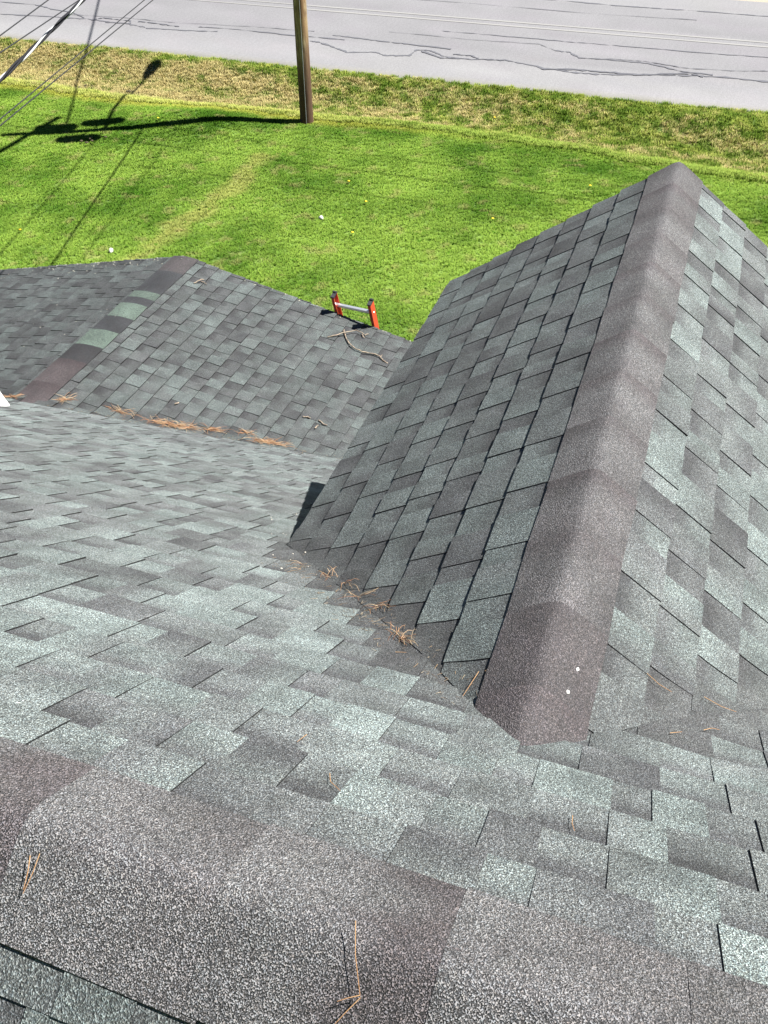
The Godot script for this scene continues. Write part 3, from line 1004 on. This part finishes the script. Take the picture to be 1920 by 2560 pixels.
# ================= pole, wires, ladder, debris =================
func build_pole() -> void:
	var o := thing("utility_pole", POLE)
	tag(o, "weathered brown wooden utility pole at the edge of the ditch", "utility pole")
	var st := nst()
	st.set_smooth_group(0)
	var rings := 90
	var sides := 24
	var H := 11.0
	var g := []
	for j in rings + 1:
		var y := -0.2 + pow(float(j) / rings, 1.25) * (H + 0.2)
		var rad := lerpf(0.152, 0.105, clampf(y / H, 0, 1)) * (1.0 + 0.05 * exp(-maxf(y, 0.0) * 5.0))
		for k in sides + 1:
			var t := TAU * k / sides
			var nn := n_mid.get_noise_3d(cos(t) * 1.6, sin(t) * 1.6, y * 0.16)
			var nf := n_hi.get_noise_3d(cos(t) * 1.2, sin(t) * 1.2, y * 0.05)
			var rr := rad * (1.0 + 0.03 * nn + 0.02 * nf)
			var dark := 1.0 - smoothstep(0.9, 2.0, y + 0.9 * nn + 0.5 * nf)
			var c := mixc(Color(0.42, 0.27, 0.13), Color(0.54, 0.41, 0.24), 0.5 + nf * 1.5)
			c = mixc(c, Color(0.20, 0.075, 0.025), smoothstep(0.05, 0.3, nn + 0.6 * nf) * 0.75)
			c = mixc(c, Color(0.085, 0.034, 0.016), dark * 0.88)
			var knot := exp(-pow((y - 1.62 + 0.06 * sin(t * 3.0)) / 0.05, 2.0)) + exp(-pow((y - 2.35 + 0.08 * cos(t * 2.0)) / 0.04, 2.0)) * (0.5 + 0.5 * sin(t * 4.0))
			c = mixc(c, Color(0.13, 0.055, 0.025), clampf(knot, 0, 1) * 0.7)
			g.append([Vector3(cos(t) * rr, y, sin(t) * rr), c, Vector2(float(k) / sides * 1.0, y * 0.25)])
	for j in rings:
		for k in sides:
			var a = g[j * (sides + 1) + k]
			var b = g[j * (sides + 1) + k + 1]
			var c = g[(j + 1) * (sides + 1) + k + 1]
			var d = g[(j + 1) * (sides + 1) + k]
			var out: Vector3 = a[0] + c[0]
			out.y = 0.0
			tri(st, a[0], b[0], c[0], out, a[1], b[1], c[1], a[2], b[2], c[2])
			tri(st, a[0], c[0], d[0], out, a[1], c[1], d[1], a[2], c[2], d[2])
	part("trunk", done(st), mats.wood_pole, o)
	st = nst()
	var pts := PackedVector3Array()
	var rad := PackedFloat32Array()
	for i in 12:
		pts.append(Vector3(0.06, i * 0.6, 0.142 - i * 0.0026).rotated(Vector3.UP, -0.05))
		rad.append(0.005)
	add_tube(st, pts, rad, 5)
	part("ground_wire", done(st), mats.bare_cable, o)
	# cross arm, insulators, transformer cans and the street lamp above the picture
	st = nst()
	add_box(st, Vector3(0.13, 10.3, 0), Vector3(0.05, 0, 0), Vector3(0, 0.06, 0), Vector3(0, 0, 1.2))
	part("cross_arm", done(st), mats.wood_pole, o)
	for p in [Vector3(-0.05, 7.9, -0.52), Vector3(0.05, 8.0, 0.52), Vector3(-0.5, 8.6, -0.1)]:
		st = nst()
		add_tube(st, PackedVector3Array([p + Vector3(0, -0.48, 0), p + Vector3(0, -0.46, 0), p + Vector3(0, 0.42, 0), p + Vector3(0, 0.47, 0)]), PackedFloat32Array([0.2, 0.24, 0.24, 0.15]), 18)
		add_tube(st, PackedVector3Array([p + Vector3(0.05, 0.45, 0), p + Vector3(0.08, 0.75, 0)]), PackedFloat32Array([0.05, 0.03]), 8)
		part("transformer", done(st), mats.grey_metal, o)
		st = nst()
		add_tube(st, PackedVector3Array([p * Vector3(0.3, 1, 0.3), p]), PackedFloat32Array([0.03, 0.03]), 6)
		part("bracket", done(st), mats.grey_metal, o)
	st = nst()
	add_tube(st, PackedVector3Array([Vector3(0, 7.5, -0.1), Vector3(-0.3, 7.9, -1.4), Vector3(-0.7, 8.1, -3.2), Vector3(-1.05, 8.1, -4.7)]), PackedFloat32Array([0.045, 0.04, 0.035, 0.03]), 8)
	part("lamp_arm", done(st), mats.grey_metal, o)
	st = nst()
	add_tube(st, PackedVector3Array([Vector3(-1.04, 8.1, -4.6), Vector3(-1.1, 8.08, -4.85), Vector3(-1.18, 8.06, -5.2), Vector3(-1.25, 8.06, -5.45)]), PackedFloat32Array([0.05, 0.13, 0.17, 0.06]), 12)
	part("lamp_head", done(st), mats.grey_metal, o)

func wire(called: String, a: Vector3, b: Vector3, sag: float, rad: float, mat: Material, label: String, group := "") -> void:
	var st := nst()
	var pts := PackedVector3Array()
	var rr := PackedFloat32Array()
	for i in 41:
		var t := i / 40.0
		pts.append(a.lerp(b, t) - Vector3(0, sag * 4.0 * t * (1.0 - t), 0))
		rr.append(rad)
	add_tube(st, pts, rr, 6)
	tag(part(called, done(st), mat, self), label, "wire", group)

func build_wires() -> void:
	# twisted service drop: two black leads wound round a bare one
	var a := Vector3(-8.96, 5.72, -19.80)
	var b := Vector3(-4.73, 5.06, -4.40)
	var o := thing("service_cable")
	tag(o, "thick twisted black and silver service cable crossing the top left corner", "cable")
	var len := a.distance_to(b)
	var d := (b - a).normalized()
	var s := d.cross(Vector3.UP).normalized()
	var u := s.cross(d)
	for k in 3:
		var pts := PackedVector3Array()
		var rr := PackedFloat32Array()
		var n := int(len / 0.05)
		for i in n + 1:
			var t := float(i) / n
			var ph := t * len / 1.15 * TAU + TAU * k / 3.0
			pts.append(a.lerp(b, t) + (s * cos(ph) + u * sin(ph)) * 0.0105)
			rr.append(0.0088)
		var st := nst()
		add_tube(st, pts, rr, 6)
		part("lead" if k < 2 else "bare_neutral", done(st), mats.dark_cable if k < 2 else mats.bare_cable, o)
	wire("overhead_wire", Vector3(-8.95, 5.45, -19.80), Vector3(-4.60, 5.45, -4.40), 0.0, 0.005, mats.wire_grey, "thin grey wire nearest the top left corner, above the thick twisted cable")
	wire("overhead_wire", Vector3(-8.93, 4.89, -19.80), Vector3(-4.65, 5.38, -4.40), 0.0, 0.005, mats.wire_grey, "thin grey wire just left of the thick twisted cable")
	wire("overhead_wire", Vector3(-8.93, 4.57, -19.80), Vector3(-4.83, 4.87, -4.40), 0.0, 0.0052, mats.wire_grey, "upper of the two thin parallel dark wires right of the thick cable")
	wire("overhead_wire", Vector3(-8.92, 4.46, -19.80), Vector3(-4.86, 4.82, -4.40), 0.0, 0.0055, mats.wire_grey, "lower of the two thin parallel dark wires right of the thick cable")
	# lines along and over the road, above the picture, that draw shadows on the lawn
	wire("power_line", Vector3(-60, 10.4, -18.9), Vector3(60, 10.4, -18.9), 0.7, 0.013, mats.dark_cable, "power line along the road above the lawn, on the house side")
	wire("power_line", Vector3(-60, 10.4, -20.9), Vector3(60, 10.4, -20.9), 0.7, 0.013, mats.dark_cable, "power line along the road above the lawn, on the road side")
	wire("power_line", Vector3(-60, 8.9, -19.7), Vector3(60, 8.9, -19.7), 0.6, 0.018, mats.dark_cable, "lowest power line along the road, against the pole")
	wire("power_line", POLE + Vector3(-0.1, 8.8, -0.1), Vector3(-42.0, 8.6, -76.0), 1.0, 0.028, mats.dark_cable, "thick line that crosses the road from the pole to the far left")
	wire("power_line", POLE + Vector3(-0.1, 7.2, 0.1), Vector3(-5.2, 6.4, -3.6), 0.1, 0.012, mats.dark_cable, "line from the pole towards the left end of the house, above the picture")
	# white pipe that the wires are tied to
	var m := thing("white_pipe", Vector3(-4.60, y_main(-4.30), -4.30))
	tag(m, "white pipe standing on the main roof at the left picture edge", "pipe")
	var st := nst()
	add_tube(st, PackedVector3Array([Vector3(0, -0.1, 0), Vector3(0, 2.3, 0), Vector3(0, 2.34, 0)]), PackedFloat32Array([0.06, 0.06, 0.05]), 20)
	part("pipe", done(st), mats.white_pipe, m)
	st = nst()
	add_tube(st, PackedVector3Array([Vector3(0, -0.06, 0), Vector3(0, 0.01, 0), Vector3(0, 0.16, 0), Vector3(0, 0.18, 0)]), PackedFloat32Array([0.13, 0.11, 0.075, 0.06]), 20)
	part("collar", done(st), mats.white_pipe, m)

func build_ladder() -> void:
	var C := Vector3(-2.883, 2.971, -7.293)
	var dn := Vector3(0.0204, -0.9426, -0.3332).normalized()
	var rt := Vector3(0.9974, -0.0039, 0.0722)
	rt = (rt - dn * rt.dot(dn)).normalized()
	var bk := rt.cross(dn).normalized()        # away from the house
	if bk.z > 0.0: bk = -bk
	var length := C.y / -dn.y - 0.005
	var foot := C + dn * length
	var o := thing("ladder", foot)
	tag(o, "red ladder with black end caps leaning on the low gable roof edge", "ladder")
	var red := Color(0.50, 0.055, 0.03)
	for s in [-1.0, 1.0]:
		var base: Vector3 = C + rt * s * 0.205 - foot
		var st := nst()
		var mid := base + dn * (length * 0.5)
		# channel rail: web and two flanges
		add_box(st, mid + bk * 0.04, rt * 0.0025, dn * (length * 0.5), bk * 0.04, red)
		add_box(st, mid + bk * 0.0025 - rt * s * 0.015, rt * 0.0125, dn * (length * 0.5 - 0.001), bk * 0.0025, Color(0.36, 0.04, 0.025))
		add_box(st, mid + bk * 0.0775 - rt * s * 0.015, rt * 0.0125, dn * (length * 0.5 - 0.001), bk * 0.0025, red)
		var rail := part("rail", done(st), mats.fibreglass, o)
		st = nst()
		add_box(st, base + bk * 0.040 - rt * s * 0.0125 - dn * 0.002, rt * 0.0185, dn * 0.008, bk * 0.042)
		add_tube(st, PackedVector3Array([base + bk * 0.065 - rt * s * 0.028 - dn * 0.012, base + bk * 0.065 + rt * s * 0.006 - dn * 0.012]), PackedFloat32Array([0.012, 0.012]), 12)
		part("end_cap", done(st), mats.rubber, rail)
		st = nst()
		add_box(st, foot + (base + dn * (length - 0.03)) - foot + bk * 0.04, rt * 0.02, dn * 0.034, bk * 0.05)
		part("foot_pad", done(st), mats.rubber, rail)
		st = nst()
		var rv := 0.135
		while rv < length:
			add_tube(st, PackedVector3Array([base + dn * rv + bk * 0.04 + rt * s * 0.0024, base + dn * rv + bk * 0.04 + rt * s * 0.007]), PackedFloat32Array([0.011, 0.008]), 10)
			rv += 0.305
		part("rivets", done(st), mats.aluminium, rail)
	var v := 0.135
	while v < length - 0.1:
		var st := nst()
		var p := C + dn * v + bk * 0.04 - foot
		# D shaped rung
		var ring := [[-0.017, -0.014], [0.017, -0.014], [0.019, 0.0], [0.012, 0.013], [-0.012, 0.013], [-0.019, 0.0]]
		st.set_smooth_group(-1)
		for q in 6:
			var e: Array = ring[q]
			var f: Array = ring[(q + 1) % 6]
			var pa: Vector3 = p + bk * e[0] - dn * e[1]
			var pb: Vector3 = p + bk * f[0] - dn * f[1]
			quad(st, pa - rt * 0.202, pb - rt * 0.202, pb + rt * 0.202, pa + rt * 0.202, (pa + pb) * 0.5 - p)
		part("rung", done(st), mats.aluminium, o)
		v += 0.305

func needle_at(st: SurfaceTool, p: Vector3, ang: float, length: float, rad: float, col: Color, r: RandomNumberGenerator, lift_: float) -> void:
	var pts := PackedVector3Array()
	var rr := PackedFloat32Array()
	var cc := PackedColorArray()
	var bend := r.randf_range(-0.6, 0.6)
	var q := Vector2(p.x, p.z)
	for i in 4:
		var t := i / 3.0
		var y := roof_top(q.x, q.y) + 0.008 + rad + lift_ * sin(t * PI * r.randf_range(0.6, 1.2))
		pts.append(Vector3(q.x, y, q.y))
		rr.append(rad * (1.0 - 0.5 * t))
		cc.append(col)
		q += Vector2.from_angle(ang + bend * t) * length / 3.0
	add_tube(st, pts, rr, 4, cc, false)

func needle_pile(at: Vector2, to: Vector2, width: float, count: int, seed_: int, label: String, rad := 0.0016, length := 0.075) -> void:
	var r := RandomNumberGenerator.new()
	r.seed = seed_
	var st := nst()
	for i in count:
		var t := clampf(r.randfn(0.5, 0.24), 0.0, 1.0)
		var c := at.lerp(to, t) + Vector2(r.randfn(0, width), r.randfn(0, width))
		var main_dir := (to - at).angle()
		var col: Color = [Color(0.29, 0.155, 0.075), Color(0.35, 0.235, 0.13), Color(0.22, 0.10, 0.05), Color(0.45, 0.33, 0.2)][r.randi() % 4]
		var a := main_dir + r.randfn(0.0, 0.5) + (PI if r.randf() < 0.5 else 0.0)
		needle_at(st, Vector3(c.x, 0, c.y), a, length * r.randf_range(0.5, 1.3), rad * r.randf_range(0.7, 1.2), jit2(col, 0.25, r), r, r.randf() * 0.018)
	tag(part("needle_pile", done(st), mats.needle, self), label, "pine needles")

func needle(p: Array, rad: float, label: String) -> void:
	var pts := PackedVector3Array()
	var rr := PackedFloat32Array()
	var cc := PackedColorArray()
	for i in p.size():
		var t := float(i) / (p.size() - 1)
		pts.append(Vector3(p[i].x, roof_top(p[i].x, p[i].y) + 0.012 + rad + (0.012 if absf(p[i].y - ZC) < 0.17 else 0.0), p[i].y))
		rr.append(rad * 0.72 * (1.0 - 0.4 * t))
		cc.append(mixc(Color(0.40, 0.24, 0.11), Color(0.30, 0.15, 0.06), t))
	var st := nst()
	add_tube(st, pts, rr, 5, cc)
	tag(part("pine_needle", done(st), mats.needle, self), label, "pine needle", "single pine needles on the roof")

func stick(st: SurfaceTool, p: Array, r0: float, r1: float, r: RandomNumberGenerator, hover := 0.0) -> void:
	var pts := PackedVector3Array()
	var rr := PackedFloat32Array()
	var cc := PackedColorArray()
	for i in p.size() - 1:
		for q in 4:
			var t := q / 4.0
			var c: Vector2 = p[i].lerp(p[i + 1], t)
			c += Vector2(r.randf_range(-1, 1), r.randf_range(-1, 1)) * 0.004
			var f := (i + t) / (p.size() - 1)
			var rad := lerpf(r0, r1, f) * r.randf_range(0.85, 1.25)
			pts.append(Vector3(c.x, roof_top(c.x, c.y) + 0.009 + rad + hover * sin(f * PI), c.y))
			rr.append(rad)
			cc.append(jit2(Color(0.21, 0.17, 0.125), 0.45, r))
	add_tube(st, pts, rr, 6, cc)

func build_debris() -> void:
	var r := RandomNumberGenerator.new()
	r.seed = 12
	# valley of the low gable
	needle_pile(Vector2(-4.13, -4.97), Vector2(-3.88, -5.02), 0.010, 40, 1, "thin strand of orange pine needles at the upper left of the gable valley", 0.0017)
	needle_pile(Vector2(-3.78, -5.00), Vector2(-3.37, -5.13), 0.022, 170, 2, "longest orange heap of pine needles in the gable valley", 0.0017)
	needle_pile(Vector2(-3.34, -5.18), Vector2(-3.24, -5.21), 0.012, 45, 3, "short wisp of pine needles between the two heaps of the gable valley", 0.0017)
	needle_pile(Vector2(-2.98, -5.25), Vector2(-2.72, -5.33), 0.016, 115, 4, "orange heap of pine needles nearest the dormer in the gable valley", 0.0017)
	needle_pile(Vector2(-4.45, -4.86), Vector2(-4.40, -4.92), 0.012, 32, 5, "small clump of needles beside the lowest purple ridge cap of the gable", 0.0017)
	needle_pile(Vector2(-4.86, -4.72), Vector2(-4.78, -4.74), 0.016, 36, 6, "clump of needles next to the white pipe", 0.0017)
	needle_pile(Vector2(-3.10, -5.29), Vector2(-3.02, -5.31), 0.012, 28, 7, "faint sprinkle of needles above the heap nearest the dormer", 0.0017)
	# valley of the dormer
	needle_pile(Vector2(-0.85, -1.84), Vector2(-0.79, -1.79), 0.010, 14, 11, "small tuft of needles highest up the picture in the dormer valley", 0.0008, 0.042)
	needle_pile(Vector2(-0.77, -1.77), Vector2(-0.72, -1.74), 0.008, 8, 12, "few crossed needles below the topmost tuft in the dormer valley", 0.0008, 0.04)
	needle_pile(Vector2(-0.69, -1.67), Vector2(-0.65, -1.68), 0.008, 9, 13, "V shaped pair of pale needles in the dormer valley", 0.0008, 0.05)
	needle_pile(Vector2(-0.62, -1.60), Vector2(-0.55, -1.60), 0.009, 14, 14, "reddish tuft of needles in the middle of the dormer valley", 0.0008, 0.042)
	needle_pile(Vector2(-0.515, -1.49), Vector2(-0.425, -1.40), 0.008, 36, 15, "densest bundle of orange needles in the dormer valley", 0.0008, 0.04)
	needle_pile(Vector2(-1.0, -1.90), Vector2(-0.93, -1.90), 0.014, 7, 16, "three loose needles just below the dormer eave foot", 0.0008, 0.05)
	# single needles near the camera
	needle([Vector2(-0.624, -0.395), Vector2(-0.62, -0.38), Vector2(-0.618, -0.362)], 0.0011, "left of two pine needles lying on the ridge cap at lower left")
	needle([Vector2(-0.612, -0.400), Vector2(-0.613, -0.38), Vector2(-0.617, -0.358)], 0.0010, "right of two pine needles lying on the ridge cap at lower left")
	needle([Vector2(-0.194, -0.439), Vector2(-0.184, -0.41), Vector2(-0.167, -0.378)], 0.0009, "longest curved needle of the bundle on the ridge cap at the bottom centre")
	needle([Vector2(-0.167, -0.378), Vector2(-0.180, -0.372), Vector2(-0.191, -0.366)], 0.0009, "short middle needle of the bundle on the ridge cap at the bottom centre")
	needle([Vector2(-0.166, -0.376), Vector2(-0.178, -0.360), Vector2(-0.189, -0.344)], 0.0010, "lowest needle of the bundle on the ridge cap at the bottom centre")
	needle([Vector2(-0.359, -0.745), Vector2(-0.348, -0.722), Vector2(-0.324, -0.705)], 0.0010, "curved needle on the grey shingles just below the left ridge cap")
	needle([Vector2(-0.447, -0.847), Vector2(-0.449, -0.812)], 0.0009, "short needle caught in a shingle joint left of centre")
	needle([Vector2(-0.228, -1.285), Vector2(-0.243, -1.205)], 0.0011, "straight orange needle beside the lower end of the dormer ridge cap")
	needle([Vector2(0.136, -1.456), Vector2(0.168, -1.45), Vector2(0.2, -1.452)], 0.0012, "bent needle along a shingle joint right of the dormer cap, upper one")
	needle([Vector2(0.281, -1.505), Vector2(0.326, -1.506), Vector2(0.364, -1.516)], 0.0012, "long needle along a shingle joint near the right dormer valley")
	needle([Vector2(0.202, -1.294), Vector2(0.229, -1.319)], 0.0011, "left one of two short needles in the right dormer valley")
	needle([Vector2(0.279, -1.366), Vector2(0.299, -1.391), Vector2(0.317, -1.398)], 0.0011, "right one of two short needles in the right dormer valley")
	needle([Vector2(0.03, -0.839), Vector2(0.031, -0.815), Vector2(0.037, -0.793)], 0.0010, "reddish needle standing in a shingle joint right of the picture centre")
	needle([Vector2(-0.447, -1.348), Vector2(-0.42, -1.352)], 0.001, "pale needle below the densest needle bundle")
	# broken needles, seed husks and grit caught along both valleys
	var st := nst()
	for i in 420:
		var t := r.randf()
		var c := Vector2(XD - 0.12, -1.2).lerp(Vector2(-1.06, -1.95), t) + Vector2(r.randfn(0, 0.035), r.randfn(0, 0.035))
		if i % 2 == 0: c = Vector2(XG + 0.2, -4.75).lerp(Vector2(-2.1, -5.45), t) + Vector2(r.randfn(0, 0.03), r.randfn(0, 0.03))
		var col: Color = [Color(0.16, 0.11, 0.07), Color(0.26, 0.17, 0.09), Color(0.10, 0.08, 0.06), Color(0.3, 0.24, 0.16)][r.randi() % 4]
		needle_at(st, Vector3(c.x, 0, c.y), r.randf() * TAU, r.randf_range(0.006, 0.024), 0.0011 if i % 2 == 0 else 0.0007, col, r, 0.0)
	tag(part("valley_litter", done(st), mats.needle, self), "fine brown grit and broken needles caught in the roof valleys", "litter", "", "stuff")
	# fallen branch and twigs on the gable
	var o := thing("fallen_branch", Vector3.ZERO)
	tag(o, "bare forked grey branch lying below the ladder on the gable roof", "branch")
	st = nst()
	stick(st, [Vector2(-2.90, -7.137), Vector2(-2.86, -7.06), Vector2(-2.80, -6.98), Vector2(-2.767, -6.941), Vector2(-2.70, -6.905), Vector2(-2.615, -6.901), Vector2(-2.54, -6.93), Vector2(-2.469, -6.938), Vector2(-2.42, -6.90), Vector2(-2.353, -6.874)], 0.006, 0.0055, r, 0.012)
	part("stem", done(st), mats.bark, o)
	st = nst()
	stick(st, [Vector2(-2.984, -6.936), Vector2(-2.92, -6.99), Vector2(-2.865, -7.064), Vector2(-2.784, -7.165), Vector2(-2.73, -7.18), Vector2(-2.676, -7.173)], 0.006, 0.003, r, 0.03)
	part("side_branch", done(st), mats.bark, o)
	for q in [[Vector2(-2.73, -7.18), Vector2(-2.70, -7.13), Vector2(-2.68, -7.14)], [Vector2(-2.46, -6.938), Vector2(-2.45, -6.99)], [Vector2(-2.88, -7.10), Vector2(-2.905, -7.15)], [Vector2(-2.70, -7.175), Vector2(-2.66, -7.23)]]:
		st = nst()
		stick(st, q, 0.005, 0.0025, r, 0.01)
		part("twig", done(st), mats.bark, o)
	o = thing("twig", Vector3.ZERO)
	tag(o, "small pale forked twig near the top of the gable roof", "twig")
	st = nst()
	stick(st, [Vector2(-4.371, -6.973), Vector2(-4.34, -7.03), Vector2(-4.312, -7.096)], 0.007, 0.004, r, 0.02)
	stick(st, [Vector2(-4.335, -7.04), Vector2(-4.30, -7.04), Vector2(-4.262, -7.027)], 0.005, 0.003, r, 0.01)
	part("stem", done(st), mats.bark, o)
	for q in [[[Vector2(-2.613, -5.774), Vector2(-2.56, -5.75), Vector2(-2.512, -5.752)], "thick short twig on the gable roof above the dormer eave"], [[Vector2(-2.595, -5.665), Vector2(-2.585, -5.72)], "thin upright twig left of the thick short twig"], [[Vector2(-2.745, -5.742), Vector2(-2.70, -5.76), Vector2(-2.672, -5.757)], "pale twig uphill of the thick short twig on the gable roof"], [[Vector2(-3.69, -5.30), Vector2(-3.66, -5.34)], "tiny twig on the gable roof above the longest needle heap"]]:
		st = nst()
		stick(st, q[0], 0.006, 0.004, r, 0.006)
		tag(part("twig", done(st), mats.needle, self), q[1], "twig")
	# pale flakes in the shaded valley foot
	st = nst()
	for i in 22:
		var t := r.randf()
		var c := Vector2(-1.0, -1.88).lerp(Vector2(-1.45, -2.75), t) + Vector2(r.randfn(0, 0.07), r.randfn(0, 0.05))
		blob(st, Vector3(c.x, roof_top(c.x, c.y) + 0.007, c.y), r.randf_range(0.0016, 0.004), 0.4, Color.WHITE, r)
	tag(part("pale_flakes", done(st), mats.flake, self), "scattered pale flakes on the main roof left of the dormer eave foot", "flakes", "", "stuff")
	st = nst()
	blob(st, Vector3(-0.02, roof_top(-0.02, -1.324) + 0.010, -1.324), 0.008, 0.2, Color.WHITE, r)
	tag(part("white_spot", done(st), mats.chalk, self), "upper and longer white spot on the lowest dormer ridge cap", "bird dropping")
	st = nst()
	blob(st, Vector3(-0.029, roof_top(-0.029, -1.252) + 0.010, -1.252), 0.006, 0.25, Color.WHITE, r)
	tag(part("white_spot", done(st), mats.chalk, self), "lower and rounder white spot on the lowest dormer ridge cap", "bird dropping")
	# stones, leaves and dandelions on the grass
	for q in [[-9.5, -12.63, 0.06, "white stone on the lawn just beyond the gable roof peak"], [-6.5, -15.1, 0.045, "flat pale stone in the middle of the lawn"]]:
		st = nst()
		blob(st, Vector3(q[0], ground_y(q[0], q[1]) + 0.05, q[1]), q[2], 0.7, Color(0.9, 0.9, 0.85), r)
		tag(part("stone", done(st), mats.stone, self), q[3], "stone")
	for q in [[-12.88, -17.19, "dry brown leaves on the lawn in the pole's shadow"], [-14.49, -21.44, "dark tuft in the ditch left of the street lamp shadow"], [-15.78, -21.34, "dark tuft in the ditch nearest the left picture edge"]]:
		st = nst()
		for i in 7:
			var c := Vector2(q[0], q[1]) + Vector2(r.randfn(0, 0.11), r.randfn(0, 0.11))
			blob(st, Vector3(c.x, ground_y(c.x, c.y) + 0.05 + r.randf() * 0.05, c.y), r.randf_range(0.02, 0.04), 0.4, Color.WHITE, r)
		tag(part("dry_leaves", done(st), mats.leaf_brown, self), q[2], "dry leaves")
	var dn := [[-3.43, -15.96, "yellow dandelion on the lawn left of the dormer peak"], [-1.97, -18.04, "yellow dandelion just above the dormer roof peak"], [-11.96, -18.65, "yellow dandelion beside the pole's long shadow"], [-6.6, -16.8, "yellow dandelion right of the pale mown track, nearest the pole"], [-5.93, -15.96, "yellow dandelion a little nearer than the one by the pole"], [-5.71, -14.63, "yellow dandelion in the lawn centre, nearer than the flat pale stone"], [-11.51, -12.79, "yellow dandelion at the far left between the two wire shadows"], [-4.93, -22.3, "yellow dandelion in the rough grass of the ditch bank"], [-4.1, -9.9, "yellow dandelion nearest the ladder top"], [-1.2, -16.9, "yellow dandelion right behind the dormer ridge end"]]
	for p in dn:
		var d := thing("dandelion", Vector3(p[0], ground_y(p[0], p[1]), p[1]))
		tag(d, p[2], "dandelion", "dandelions in the lawn")
		st = nst()
		add_tube(st, PackedVector3Array([Vector3.ZERO, Vector3(0.01, 0.07, 0)]), PackedFloat32Array([0.004, 0.003]), 5)
		part("stem", done(st), mats.green_stem, d)
		st = nst()
		add_tube(st, PackedVector3Array([Vector3(0.01, 0.068, 0), Vector3(0.01, 0.075, 0), Vector3(0.01, 0.085, 0)]), PackedFloat32Array([0.012, 0.03, 0.018]), 9)
		part("flower_head", done(st), mats.yellow_petal, d)

# ================= scene =================
func _ready() -> void:
	rng.seed = 4
	for a in [[n_lo, 1, 0.11, 3], [n_mid, 2, 1.3, 3], [n_hi, 3, 22.0, 2]]:
		var n: FastNoiseLite = a[0]
		n.seed = a[1]
		n.noise_type = FastNoiseLite.TYPE_SIMPLEX
		n.frequency = a[2]
		n.fractal_octaves = a[3]
	# camera
	cam = Camera3D.new()
	cam.name = "camera"
	var pitch := 0.72853
	var yaw := 0.33760
	var roll := -0.00831
	var fw := Vector3(-sin(yaw) * cos(pitch), -sin(pitch), -cos(yaw) * cos(pitch))
	var rt := fw.cross(Vector3.UP).normalized()
	var up := rt.cross(fw)
	var r2 := rt * cos(roll) + up * sin(roll)
	var u2 := up * cos(roll) - rt * sin(roll)
	cam.transform = Transform3D(Basis(r2, u2, -fw), Vector3(0, 7.26, 0))
	cam.fov = rad_to_deg(2.0 * atan(1280.0 / 2272.2))
	cam.near = 0.05
	cam.far = 900.0
	add_child(cam)
	# sky, sun, exposure
	var env := Environment.new()
	env.background_mode = Environment.BG_SKY
	var sm := ProceduralSkyMaterial.new()
	sm.sky_top_color = Color(0.36, 0.52, 0.76)
	sm.sky_horizon_color = Color(0.76, 0.82, 0.88)
	sm.ground_horizon_color = Color(0.55, 0.60, 0.60)
	sm.ground_bottom_color = Color(0.25, 0.28, 0.22)
	sm.sky_curve = 0.14
	sm.energy_multiplier = 0.18
	var sky := Sky.new()
	sky.sky_material = sm
	env.sky = sky
	env.tonemap_mode = Environment.TONE_MAPPER_LINEAR
	env.tonemap_exposure = 2.85
	env.ambient_light_source = Environment.AMBIENT_SOURCE_SKY
	env.sdfgi_enabled = true
	env.ssao_enabled = true
	env.ssil_enabled = true
	var we := WorldEnvironment.new()
	we.name = "environment"
	we.environment = env
	add_child(we)
	var sun := DirectionalLight3D.new()
	sun.name = "sun"
	sun.light_color = Color(1.0, 0.99, 0.972)
	sun.light_energy = 1.6
	sun.light_angular_distance = 0.5
	sun.shadow_enabled = true
	sun.look_at_from_position(Vector3.ZERO, Vector3(-0.90, -1.6, 0.42), Vector3.UP)
	add_child(sun)
	make_materials()
	build_ground()
	build_road()
	build_house()
	build_pole()
	build_wires()
	build_ladder()
	build_grass()
	build_debris()
